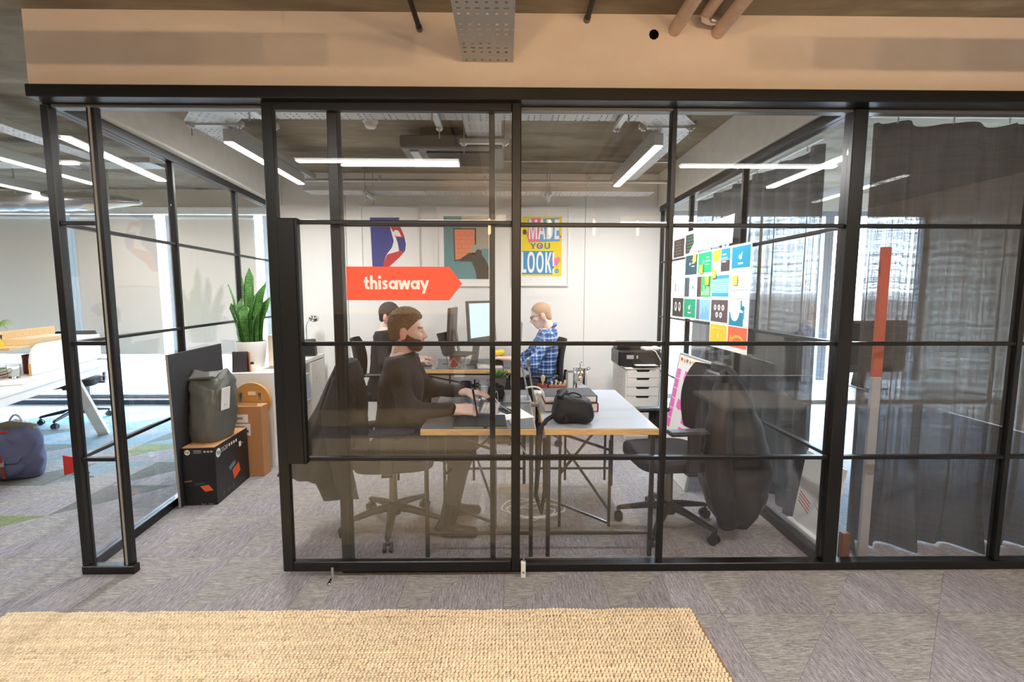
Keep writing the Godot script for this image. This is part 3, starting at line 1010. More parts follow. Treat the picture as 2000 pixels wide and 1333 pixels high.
func posters() -> void:
	var z := 0.0118
	var o := frame("white framed poster with a blue and red curved shape", -1.585, -0.945, 1.525, 2.395)
	var g := G.new()
	var blue := rgb(44, 56, 140)
	var red := rgb(204, 40, 48)
	var f := func(l: Array) -> Array: return uvp(l, -0.215, 0.315, 0.385, 0.60)
	g.flat(f.call([[0, 0], [0.84, 0], [0.80, 0.07], [0.55, 0.14], [0.61, 0.3], [0.66, 0.42], [0.60, 0.54], [0.45, 0.66], [0.36, 0.8], [0.33, 1.0], [0.04, 1.0]]), z, blue)
	g.flat(f.call([[0.55, 0.14], [0.84, 0.15], [0.95, 0.32], [1.0, 0.48], [0.97, 0.60], [0.80, 0.72], [0.55, 0.86], [0.40, 1.0], [0.33, 1.0], [0.36, 0.8], [0.47, 0.66], [0.80, 0.60], [0.78, 0.48], [0.70, 0.32]]), z, red)
	g.flat(f.call([[0.72, 0.36], [0.965, 0.355], [1.0, 0.48], [0.97, 0.60], [0.85, 0.60], [0.80, 0.58], [0.77, 0.45]]), z + 0.0006, blue)
	g.flat(f.call([[0.64, 0.27], [0.70, 0.22], [0.80, 0.235], [0.88, 0.34], [0.74, 0.335]]), z + 0.0012, rgb(240, 240, 238))
	part(o, "artwork", g, printed)
	o = frame("white framed poster of a dark figure before an orange brick square", -0.765, -0.145, 1.53, 2.395)
	g = G.new()
	f = func(l: Array) -> Array: return uvp(l, -0.225, 0.33, 0.49, 0.68)
	g.rect(-0.225, -0.35, 0.265, 0.33, z, rgb(92, 142, 146))
	g.rect(-0.03, -0.02, 0.265, 0.33, z + 0.0004, rgb(176, 168, 152))
	g.rect(-0.225, -0.35, 0.265, -0.02, z + 0.0004, rgb(84, 146, 152))
	g.flat(f.call([[0.21, 0.19], [0.72, 0.19], [0.72, 0.68], [0.23, 0.72]]), z + 0.0008, rgb(52, 58, 62))
	g.flat(f.call([[0.24, 0.21], [0.69, 0.21], [0.69, 0.66], [0.255, 0.69]]), z + 0.0012, rgb(246, 138, 102))
	for k in 6:
		var yy := 0.315 - 0.68 * (0.28 + 0.07 * k)
		g.rect(-0.103, yy, 0.112, yy + 0.003, z + 0.0016, rgb(206, 98, 66))
		for j in 3: g.rect(-0.06 + j * 0.07 + (0.03 if k % 2 else 0.0), yy, -0.057 + j * 0.07 + (0.03 if k % 2 else 0.0), yy + 0.045, z + 0.0016, rgb(206, 98, 66))
	g.flat(f.call([[0.34, 0.69], [0.56, 0.58], [0.80, 0.57], [0.92, 0.68], [1.0, 0.80], [1.0, 1.0], [0.73, 1.0], [0.70, 0.86], [0.62, 0.72], [0.36, 0.72]]), z + 0.002, rgb(36, 36, 38))
	g.disc(0.125, -0.04, 0.058, z + 0.002, rgb(170, 172, 168), Transform3D(), 0.062)
	g.disc(0.155, -0.062, 0.036, z + 0.0024, rgb(44, 44, 46))
	part(o, "artwork", g, printed)
	o = frame("white framed yellow poster reading MADE YOU LOOK", 0.065, 0.695, 1.535, 2.395)
	g = G.new()
	g.rect(-0.205, -0.32, 0.232, 0.325, z, rgb(250, 222, 28))
	g.flat([Vector2(-0.14, 0.30), Vector2(0.20, 0.31), Vector2(0.215, 0.06), Vector2(-0.135, 0.05)], z + 0.0006, rgb(112, 168, 208))
	g.flat([Vector2(-0.10, 0.31), Vector2(0.0, 0.31), Vector2(0.02, 0.20), Vector2(-0.02, 0.06), Vector2(-0.13, 0.05), Vector2(-0.155, 0.14), Vector2(-0.12, 0.22)], z + 0.001, rgb(236, 110, 150))
	var T := func(x: float, y: float) -> Transform3D: return Transform3D(Basis.from_scale(Vector3(1, 1.9, 1)), Vector3(x, y, 0))
	g.text("MADE", 0.112, z + 0.0016, rgb(250, 250, 248), T.call(0.035, 0.185), true, 0.80)
	g.text("YOU", 0.064, z + 0.001, rgb(52, 132, 178), Transform3D(Basis(), Vector3(0.0, 0.008, 0)), true, 1.25)
	g.flat([Vector2(-0.205, -0.045), Vector2(0.145, -0.045), Vector2(0.165, -0.16), Vector2(0.13, -0.30), Vector2(-0.205, -0.30)], z + 0.0006, rgb(58, 152, 206))
	g.text("LOOK!", 0.118, z + 0.0012, rgb(250, 250, 248), T.call(-0.03, -0.175), true, 0.78)
	g.disc(0.0, 0.008, 0.018, z + 0.0016, rgb(230, 90, 140))
	g.flat([Vector2(0.175, -0.215), Vector2(0.12, -0.15), Vector2(0.125, -0.115), Vector2(0.15, -0.108), Vector2(0.168, -0.128), Vector2(0.19, -0.105), Vector2(0.215, -0.112), Vector2(0.22, -0.15)], z + 0.001, rgb(240, 130, 170))
	g.disc(0.182, -0.262, 0.024, z + 0.001, rgb(58, 152, 206))
	g.text("L.D.", 0.014, z + 0.0016, rgb(250, 250, 248), Transform3D(Basis(), Vector3(0.182, -0.262, 0)))
	g.disc(-0.175, 0.16, 0.022, z + 0.001, rgb(96, 56, 40), Transform3D(), 0.030)
	g.disc(0.215, 0.11, 0.014, z + 0.001, rgb(230, 90, 140))
	part(o, "artwork", g, printed)

# ---------------------------------------------------------------- papers and notes on the right partition
func papers() -> void:
	# local x runs towards the camera, local y up, facing into the room
	var bas := Basis(Vector3(0, 0, 1), Vector3.UP, Vector3(-1, 0, 0))
	var cols := [-2.42, -2.11, -1.81, -1.505, -1.185, -0.875]
	var rows := [1.815, 1.615, 1.42, 1.225, 1.03]
	var sheets := []   # [label, z0, z1, y0, y1, drawing]
	var W := rgb(247, 246, 243)
	var teal := rgb(0, 146, 184)
	var green := rgb(0, 178, 118)
	var dark := rgb(70, 62, 62)
	var slate := rgb(52, 84, 100)
	sheets.append(["sheet with a white leaf emblem on solid blue", 4, 0, [[0.06, 0.08, 0.95, 0.86, teal]], "leaf"])
	sheets.append(["sheet of typed notes under a yellow sticky note", 4, 1, [[0.30, 0.30, 0.8, 0.33, rgb(190, 190, 190)], [0.30, 0.40, 0.85, 0.42, rgb(200, 200, 200)], [0.30, 0.5, 0.75, 0.52, rgb(200, 200, 200)], [0.06, 0.66, 0.9, 0.68, rgb(170, 170, 170)]], ""])
	sheets.append(["sheet with a thumbs up hand drawn in blue", 4, 2, [[0.05, 0.5, 0.75, 1.0, teal]], "thumb"])
	sheets.append(["orange sheet with a yellow arch", 4, 3, [[0.03, 0.04, 0.97, 0.82, rgb(240, 112, 72)]], "arch"])
	sheets.append(["sheet of four coloured logo swatches", 3, 0, [[0.04, 0.06, 0.46, 0.5, rgb(246, 214, 50)], [0.5, 0.06, 0.97, 0.48, teal], [0.5, 0.5, 0.97, 0.93, dark]], "words"])
	sheets.append(["sheet with a pale blue map", 3, 1, [[0.04, 0.06, 0.97, 0.92, rgb(140, 198, 224)], [0.04, 0.06, 0.97, 0.20, rgb(60, 160, 204)], [0.04, 0.78, 0.97, 0.92, rgb(60, 168, 214)]], "map"])
	sheets.append(["brown sheet with five white circles", 3, 2, [[0.04, 0.05, 0.97, 0.95, rgb(96, 78, 84)]], "five"])
	sheets.append(["yellow sheet hanging lowest beside the orange one", 3, 3, [[0.04, 0.05, 0.97, 0.84, rgb(250, 204, 48)]], "seal"])
	sheets.append(["green sheet with a small white logo", 2, 0, [[0.05, 0.05, 0.95, 0.9, green]], "words"])
	sheets.append(["sheet split into maroon and a green chart", 2, 1, [[0.03, 0.05, 0.3, 0.95, rgb(104, 66, 76)], [0.3, 0.05, 0.97, 0.95, rgb(70, 190, 110)]], "bars"])
	sheets.append(["sheet with a pale blue skyline", 2, 2, [[0.03, 0.05, 0.25, 0.95, rgb(110, 124, 150)], [0.25, 0.05, 0.97, 0.95, rgb(150, 204, 230)]], "bars"])
	sheets.append(["slate blue sheet with a list", 1, 0, [[0.04, 0.05, 0.96, 0.93, slate]], "words"])
	sheets.append(["white sheet with a slate strip and a green dot", 1, 1, [[0.04, 0.05, 0.42, 0.95, rgb(80, 96, 106)]], "dot"])
	sheets.append(["green sheet with a white leaf", 1, 2, [[0.03, 0.05, 0.97, 0.92, rgb(20, 176, 132)]], "leaf"])
	sheets.append(["white sheet with pencil sketches", 0, 1, [[0.05, 0.1, 0.9, 0.9, rgb(240, 240, 238)], [0.2, 0.3, 0.3, 0.7, rgb(190, 196, 204)], [0.5, 0.4, 0.56, 0.7, rgb(200, 204, 210)]], ""])
	sheets.append(["dark sheet with two white circles", 0, 2, [[0.04, 0.02, 0.98, 0.95, rgb(66, 60, 60)]], "two"])
	var grp := "papers stuck on the right glass wall"
	for s: Array in sheets:
		var c: int = s[1]
		var r: int = s[2]
		var w: float = cols[c + 1] - cols[c] - 0.006
		var h: float = rows[r] - rows[r + 1] - 0.002
		var o := thing("paper_sheet", s[0] + " stuck on the right glass", "paper", Vector3(RX - 0.026 - 0.0012 * c, rows[r + 1], cols[c]), 0.0, grp)
		o.basis = bas
		part(o, "sheet", bx(Vector3(w * 0.5, h * 0.5, 0), Vector3(w, h, 0.0012)), mats["white_paper"])
		var g := G.new()
		var z := 0.0011
		for q: Array in s[3]:
			g.rect(q[0] * w, h - q[3] * h, q[2] * w, h - q[1] * h, z, q[4])
			z += 0.0002
		z = 0.002
		match s[4]:
			"leaf":
				g.flat([Vector2(w * 0.42, h * 0.62), Vector2(w * 0.40, h * 0.52), Vector2(w * 0.47, h * 0.44), Vector2(w * 0.55, h * 0.47), Vector2(w * 0.58, h * 0.72), Vector2(w * 0.51, h * 0.62)], z, W)
				g.rect(w * 0.38, h * 0.27, w * 0.62, h * 0.33, z, W)
			"thumb":
				g.disc(w * 0.34, h * 0.52, h * 0.36, z, W)
				g.disc(w * 0.74, h * 0.66, h * 0.10, z, teal)
				for k in 3: g.disc(w * 0.77, h * (0.52 - 0.1 * k), h * 0.055, z + 0.0002, rgb(90, 180, 210))
				g.flat([Vector2(w * 0.60, h * 0.95), Vector2(w * 0.66, h * 0.95), Vector2(w * 0.70, h * 0.6), Vector2(w * 0.62, h * 0.6)], z, teal)
			"arch":
				var q := []
				for k in 13: q.append(Vector2(w * (0.52 - 0.30 * cos(PI * k / 12)), h * (0.34 + 0.28 * sin(PI * k / 12))))
				g.stroke(q, 0.018, z, rgb(250, 190, 60))
				g.stroke([Vector2(w * 0.14, h * 0.36), Vector2(w * 0.18, h * 0.6), Vector2(w * 0.24, h * 0.4)], 0.014, z, rgb(250, 190, 60))
			"words":
				for k in 3:
					g.rect(w * 0.56, h * (0.70 - 0.14 * k), w * (0.78 + 0.06 * (k % 2)), h * (0.745 - 0.14 * k), z, W)
				g.disc(w * 0.42, h * 0.56, h * 0.07, z, W)
			"map":
				for k in 5: g.stroke([Vector2(w * 0.1, h * (0.3 + 0.1 * k)), Vector2(w * (0.3 + 0.05 * k), h * (0.36 + 0.08 * k)), Vector2(w * 0.9, h * (0.32 + 0.09 * k))], 0.004, z, rgb(200, 226, 238))
			"five":
				for k in 5: g.disc(w * (0.28 + 0.22 * (k % 3) + (0.11 if k > 2 else 0.0)), h * (0.64 if k < 3 else 0.34), h * 0.12, z, W)
				for k in 5: g.disc(w * (0.28 + 0.22 * (k % 3) + (0.11 if k > 2 else 0.0)), h * (0.64 if k < 3 else 0.34), h * 0.05, z + 0.0003, rgb(120, 100, 106))
			"two":
				for k in 2: g.disc(w * (0.33 + 0.34 * k), h * 0.55, h * 0.16, z, W, Transform3D(), h * 0.24)
				for k in 2: g.disc(w * (0.33 + 0.34 * k), h * 0.58, h * 0.08, z + 0.0003, rgb(90, 84, 84), Transform3D(), h * 0.12)
			"seal":
				g.stroke([Vector2(w * 0.15, h * 0.3), Vector2(w * 0.15, h * 0.8), Vector2(w * 0.85, h * 0.8), Vector2(w * 0.85, h * 0.3)], 0.005, z, rgb(252, 226, 130))
				g.disc(w * 0.5, h * 0.5, h * 0.1, z, rgb(252, 226, 130))
			"bars":
				for k in 5: g.rect(w * (0.36 + 0.11 * k), h * 0.12, w * (0.42 + 0.11 * k), h * (0.3 + 0.09 * ((k * 3) % 5)), z, rgb(196, 226, 206) if c == 2 and r == 1 else rgb(110, 176, 216))
			"dot":
				g.disc(w * 0.72, h * 0.48, h * 0.08, z, rgb(40, 180, 130))
		part(o, "print", g, printed)
	# higher row: a large blank sheet and two dark lists curling away
	var big := thing("paper_sheet", "large blank white sheet above the coloured papers", "paper", Vector3(RX - 0.028, 1.83, -2.02), 0.0, grp)
	big.basis = bas
	var sg := G.new()
	sg.prism(PackedVector2Array([Vector2(0.0, 0.0), Vector2(0.84, 0.005), Vector2(0.86, 0.215), Vector2(0.08, 0.21), Vector2(0.11, 0.08)]), 0.0012)
	part(big, "sheet", sg, mats["white_paper"])
	for q: Array in [["dark list sheet with green lines beside the large blank sheet", -2.13, 1.815, dark, rgb(40, 170, 110)], ["dark list sheet with grey lines highest by the back wall", -2.44, 1.80, rgb(82, 70, 66), rgb(160, 150, 146)]]:
		var o := thing("paper_sheet", q[0], "paper", Vector3(RX - 0.026, q[2], q[1]), 0.0, grp)
		o.basis = bas
		part(o, "sheet", bx(Vector3(0.15, 0.105, 0), Vector3(0.30, 0.21, 0.0012)), mats["white_paper"])
		var g := G.new()
		g.rect(0.012, 0.012, 0.288, 0.18, 0.0011, q[3])
		for k in 5: g.rect(0.05, 0.04 + 0.028 * k, 0.2 + 0.02 * (k % 2), 0.045 + 0.028 * k, 0.0015, q[4])
		part(o, "print", g, printed)
	for q: Array in [[-1.90, 1.735, "slate blue list"], [-1.75, 1.63, "green logo sheet, at its lower corner"], [-1.62, 1.53, "green chart"], [-1.49, 1.58, "blue map, at its corner"], [-1.13, 1.52, "sheet of typed notes"]]:
		var o := thing("sticky_note", "yellow sticky note on the " + q[2], "sticky note", Vector3(RX - 0.037, q[1], q[0]), 0.0, "yellow notes on the papers")
		o.basis = bas
		part(o, "note", bx(Vector3(0.036, 0.036, 0), Vector3(0.072, 0.072, 0.001)), mat("note_yellow", rgb(232, 238, 90), 0.8))

# ---------------------------------------------------------------- tables
func desk(called: String, label: String, x0: float, x1: float, z0: float, z1: float, top: float, grp: String, cover := "lino") -> void:
	var o := thing(called, label, "table", Vector3((x0 + x1) * 0.5, 0, (z0 + z1) * 0.5), 0.0, grp)
	var w := x1 - x0
	var d := absf(z1 - z0)
	part(o, "tabletop", bx(Vector3(0, top - 0.0185, 0), Vector3(w, 0.033, d), 0.002), mats["pine"])
	part(o, "linoleum", bx(Vector3(0, top - 0.001, 0), Vector3(w - 0.012, 0.003, d - 0.012), 0.001), mats[cover])
	var st := mats["black_steel"] as Material
	var hx := w * 0.5 - 0.025
	var hz := d * 0.5 - 0.03
	for sx: float in [-1.0, 1.0]:
		for sz: float in [-1.0, 1.0]:
			part(o, "leg", bx(Vector3(sx * hx, (top - 0.035) * 0.5, sz * hz), Vector3(0.022, top - 0.035, 0.022), 0.002), st)
	for sz: float in [-1.0, 1.0]:
		for y: float in [0.135, 0.575]:
			part(o, "rail", bx(Vector3(0, y, sz * hz), Vector3(hx * 2 - 0.022, 0.016, 0.016), 0.002), st)
		part(o, "stay", bx(Vector3(-hx * 0.72 * sz, 0.40, sz * (hz - 0.14)), Vector3(0.016, 0.60, 0.016), 0.002), st)
		part(o, "stay", bx(Vector3(hx * 0.30 * sz, 0.36, sz * (hz - 0.14)), Vector3(0.016, 0.52, 0.016), 0.002), st)
	for q: Array in [[Vector3(-hx * 0.72, 0.66, hz - 0.14), Vector3(hx * 0.30, 0.56, hz - 0.14)], [Vector3(-hx * 0.72, 0.24, hz - 0.14), Vector3(hx * 0.30, 0.12, hz - 0.14)], [Vector3(-hx * 0.72, 0.42, hz - 0.14), Vector3(hx * 0.72, 0.56, -hz + 0.14)], [Vector3(hx * 0.30, 0.20, hz - 0.14), Vector3(-hx * 0.30, 0.34, -hz + 0.14)]]:
		var g := G.new()
		g.bar(q[0], q[1], 0.014, 0.014, 0.002)
		part(o, "diagonal_brace", g, st)

func tables() -> void:
	desk("desk", "narrow desk with ply edge where the bearded man draws", -0.458, 0.163, -0.095, -1.135, 0.735, "trestle desks in the meeting room")
	desk("desk", "narrow desk with ply edge carrying the camera bag and books", 0.207, 0.825, -0.095, -1.135, 0.735, "trestle desks in the meeting room", "lino_pale")
	desk("desk", "desk with ply edge carrying the monitors by the back wall", -0.96, 0.06, -2.04, -2.78, 0.742, "trestle desks in the meeting room")

# ---------------------------------------------------------------- office chairs, coats
func sup(w: float, d: float, y: float, m := 28, p := 4.0, off := Vector3.ZERO) -> Array:   # rounded rectangle, seen from above
	var out := []
	for k in m:
		var a := TAU * k / m
		var c := cos(a)
		var s := sin(a)
		out.append(off + Vector3(signf(c) * pow(absf(c), 2.0 / p) * w * 0.5, y, -signf(s) * pow(absf(s), 2.0 / p) * d * 0.5))
	return out

func cushion(w: float, h: float, d: float, c: Vector3) -> G:
	var rings := []
	for k in 9:
		var t := -1.0 + 2.0 * k / 8.0
		var s := pow(1.0 - pow(absf(t), 3.0), 0.33) * 0.06 + 0.94 if absf(t) < 1.0 else 0.90
		rings.append(sup(w * s, d * s, c.y + t * h * 0.5, 28, 4.5, Vector3(c.x, 0, c.z)))
	var g := G.new()
	g.loft(rings)
	return g

func office_chair(label: String, at: Vector3, turn: float) -> Node3D:   # sits facing local +x
	var o := thing("office_chair", label, "chair", at, turn, "black office chairs")
	var bp := mats["black_plastic"] as Material
	for k in 5:
		var a := TAU * k / 5 + 0.35
		var d := Vector3(cos(a), 0, sin(a))
		var s := Vector3(-sin(a), 0, cos(a))
		var g := G.new()
		var rings := []
		for q: Array in [[0.03, 0.135, 0.030, 0.028], [0.12, 0.125, 0.026, 0.022], [0.30, 0.088, 0.018, 0.014], [0.315, 0.080, 0.012, 0.010]]:
			var ring := []
			for j in 8:
				var b := TAU * j / 8
				ring.append(d * q[0] + Vector3(0, q[1], 0) + s * cos(b) * q[2] + Vector3.UP * sin(b) * q[3])
			ring.reverse()
			rings.append(ring)
		g.loft(rings)
		part(o, "base_arm", g, bp)
		var c := d * 0.302
		var cg := G.new()
		cg.box(c + Vector3(0, 0.055, 0), Vector3(0.035, 0.022, 0.03), Basis(Vector3.UP, -a), 0.006)
		cg.tube([c + Vector3(0, 0.06, 0), c + Vector3(0, 0.085, 0)], 0.006, 6)
		var cs := part(o, "caster", cg, bp)
		for e: float in [-1.0, 1.0]:
			part(cs, "wheel", tb([c + s * e * 0.010 + Vector3(0, 0.029, 0), c + s * e * 0.026 + Vector3(0, 0.029, 0)], 0.028, 14), bp)
	part(o, "hub", tb([Vector3(0, 0.09, 0), Vector3(0, 0.17, 0)], [0.045, 0.032], 14), bp)
	part(o, "gas_lift", tb([Vector3(0, 0.16, 0), Vector3(0, 0.40, 0)], [0.026, 0.022], 12), mats["grey_metal"])
	part(o, "mechanism", bx(Vector3(-0.02, 0.405, 0), Vector3(0.24, 0.05, 0.16), 0.012), bp)
	part(o, "lever", tb([Vector3(0.04, 0.40, 0.08), Vector3(0.05, 0.39, 0.22)], 0.007, 6), bp)
	part(o, "seat", cushion(0.47, 0.075, 0.48, Vector3(0.02, 0.462, 0)), mats["black_fabric"])
	# back rest: a curved mesh panel in a rim
	var rows := []
	var back := []
	for r in 11:
		var t := r / 10.0
		var y := 0.585 + 0.43 * t
		var hw := 0.205 + 0.02 * sin(t * PI) - 0.03 * pow(t, 6.0)
		var ring := []
		for k in 24:
			var a := TAU * k / 24
			var zz := signf(cos(a)) * pow(absf(cos(a)), 0.5) * hw
			var xx := -0.235 - 0.05 * t + 0.045 * pow(zz / 0.2, 2.0) + 0.03 * sin(t * 2.6) + signf(sin(a)) * pow(absf(sin(a)), 0.5) * 0.019 * (0.55 if r == 0 or r == 10 else 1.0)
			ring.append(Vector3(xx, y, zz))
		back.append(ring)
	var bg := G.new()
	bg.loft(back)
	part(o, "backrest", bg, mats["black_fabric"])
	part(o, "back_support", tb([Vector3(-0.06, 0.40, 0), Vector3(-0.20, 0.41, 0), Vector3(-0.265, 0.47, 0), Vector3(-0.275, 0.70, 0)], [0.022, 0.022, 0.022, 0.016], 8), bp)
	for e: float in [-1.0, 1.0]:
		var g := G.new()
		g.box(Vector3(-0.01, 0.56, e * 0.275), Vector3(0.075, 0.22, 0.022), Basis(), 0.006)
		g.box(Vector3(-0.01, 0.435, e * 0.20), Vector3(0.06, 0.02, 0.16), Basis(), 0.004)
		var ar := part(o, "armrest", g, bp)
		part(ar, "arm_pad", bx(Vector3(0.02, 0.682, e * 0.272), Vector3(0.25, 0.026, 0.085), 0.011), bp)
	return o

func draped(rings: Array, fold: float, nf: int, ph: float, quilt := 0.0) -> G:   # hanging cloth: [y, cx, cz, rx, rz] from the hem up
	var out := []
	var n := rings.size()
	var fine := 34
	for i in fine:
		var t := float(i) / (fine - 1) * (n - 1)
		var a: Array = rings[mini(int(t), n - 2)]
		var b: Array = rings[mini(int(t), n - 2) + 1]
		var f := t - mini(int(t), n - 2)
		f = f * f * (3.0 - 2.0 * f) * 0.5 + f * 0.5
		var q := []
		for k in 5: q.append(lerpf(a[k], b[k], f))
		var ring := []
		var hang := 1.0 - float(i) / fine
		for k in 64:
			var w := TAU * k / 64
			var m := 1.0 + fold * (0.35 + 0.65 * hang) * (sin(nf * w + ph + 1.6 * hang) + 0.5 * sin((2 * nf + 1) * w + 2.2 * ph - hang * 3.0)) + 0.012 * sin(23.0 * q[0] + 3.0 * w)
			m += quilt * absf(sin(q[0] * 21.0 + 0.6 * sin(w * 2.0)))
			ring.append(Vector3(q[1] + q[3] * m * cos(w), q[0] + fold * 0.12 * sin(nf * w * 0.5 + ph) * (1.0 if i == 0 else hang), q[2] - q[4] * m * sin(w)))
		out.append(ring)
	var g := G.new()
	g.loft(out)
	return g

func seating() -> void:
	office_chair("black office chair under the bearded man with a grey coat over it", Vector3(-0.70, 0, -0.47), 0.15)
	office_chair("empty black office chair with a puffer jacket hung on its back", Vector3(1.02, 0, -0.47), PI + 0.10)
	office_chair("black office chair of the man seen from behind by the back wall", Vector3(-1.26, 0, -2.36), 0.1)
	office_chair("black office chair under the man in the checked shirt", Vector3(0.32, 0, -2.28), PI + 0.05)
	var cm := mat("coat_grey", rgb(52, 50, 50), 0.95)
	var c := thing("coat", "long dark grey coat hung over the bearded man's chair", "coat", Vector3(-0.98, 0, -0.47))
	part(c, "cloth", draped([[0.42, -0.10, 0.04, 0.24, 0.27], [0.60, -0.06, 0.02, 0.18, 0.27], [0.80, -0.01, 0.0, 0.12, 0.25], [0.97, 0.02, 0.0, 0.075, 0.21], [1.045, 0.02, 0.0, 0.045, 0.15], [1.06, 0.02, 0.0, 0.012, 0.08]], 0.10, 5, 0.4), cm)
	part(c, "sleeve", tb([Vector3(0.05, 0.98, 0.20), Vector3(0.02, 0.80, 0.275), Vector3(0.05, 0.55, 0.29), Vector3(0.08, 0.36, 0.27)], [0.045, 0.058, 0.056, 0.05], 14), cm)
	part(c, "hem_tail", draped([[0.28, 0.03, 0.22, 0.10, 0.035], [0.44, -0.02, 0.22, 0.12, 0.04], [0.55, -0.03, 0.20, 0.10, 0.03]], 0.08, 3, 0.2), cm)
	var jm := mat("puffer", rgb(20, 21, 26), 0.5)
	var j := thing("puffer_jacket", "black puffer jacket hung on the empty office chair", "jacket", Vector3(1.295, 0, -0.45))
	part(j, "body", draped([[0.10, 0.075, 0.05, 0.09, 0.17], [0.16, 0.085, 0.05, 0.125, 0.21], [0.30, 0.10, 0.03, 0.175, 0.25], [0.46, 0.10, 0.0, 0.205, 0.27], [0.66, 0.07, 0.0, 0.165, 0.265], [0.84, 0.04, 0.0, 0.115, 0.235], [0.94, 0.015, 0.0, 0.085, 0.19], [0.985, 0.0, 0.0, 0.055, 0.12], [1.0, 0.0, 0.0, 0.02, 0.06]], 0.03, 5, 0.3, 0.07), jm)
	var slv := []
	var rad := []
	for k in 22:
		var t := k / 21.0
		slv.append(Vector3(-0.06 - 0.075 * sin(t * 3.0) + 0.07 * t, 0.95 - 0.83 * t, 0.20 + 0.06 * sin(t * 3.1)))
		rad.append((0.055 + 0.022 * sin(t * PI)) * (0.90 + 0.14 * absf(sin(t * 17.0))))
	part(j, "sleeve", tb(slv, rad, 16), jm)
	part(j, "hood", draped([[0.86, 0.06, 0.02, 0.085, 0.12], [0.93, 0.055, 0.01, 0.085, 0.13], [1.0, 0.02, 0.0, 0.06, 0.11], [1.035, 0.0, 0.0, 0.035, 0.085], [1.045, 0.0, 0.0, 0.012, 0.05]], 0.05, 4, 0.8), jm)
	part(j, "zip", tb([Vector3(-0.075, 0.93, 0.19), Vector3(-0.10, 0.7, 0.245), Vector3(-0.085, 0.45, 0.27)], 0.004, 6), mats["grey_metal"])

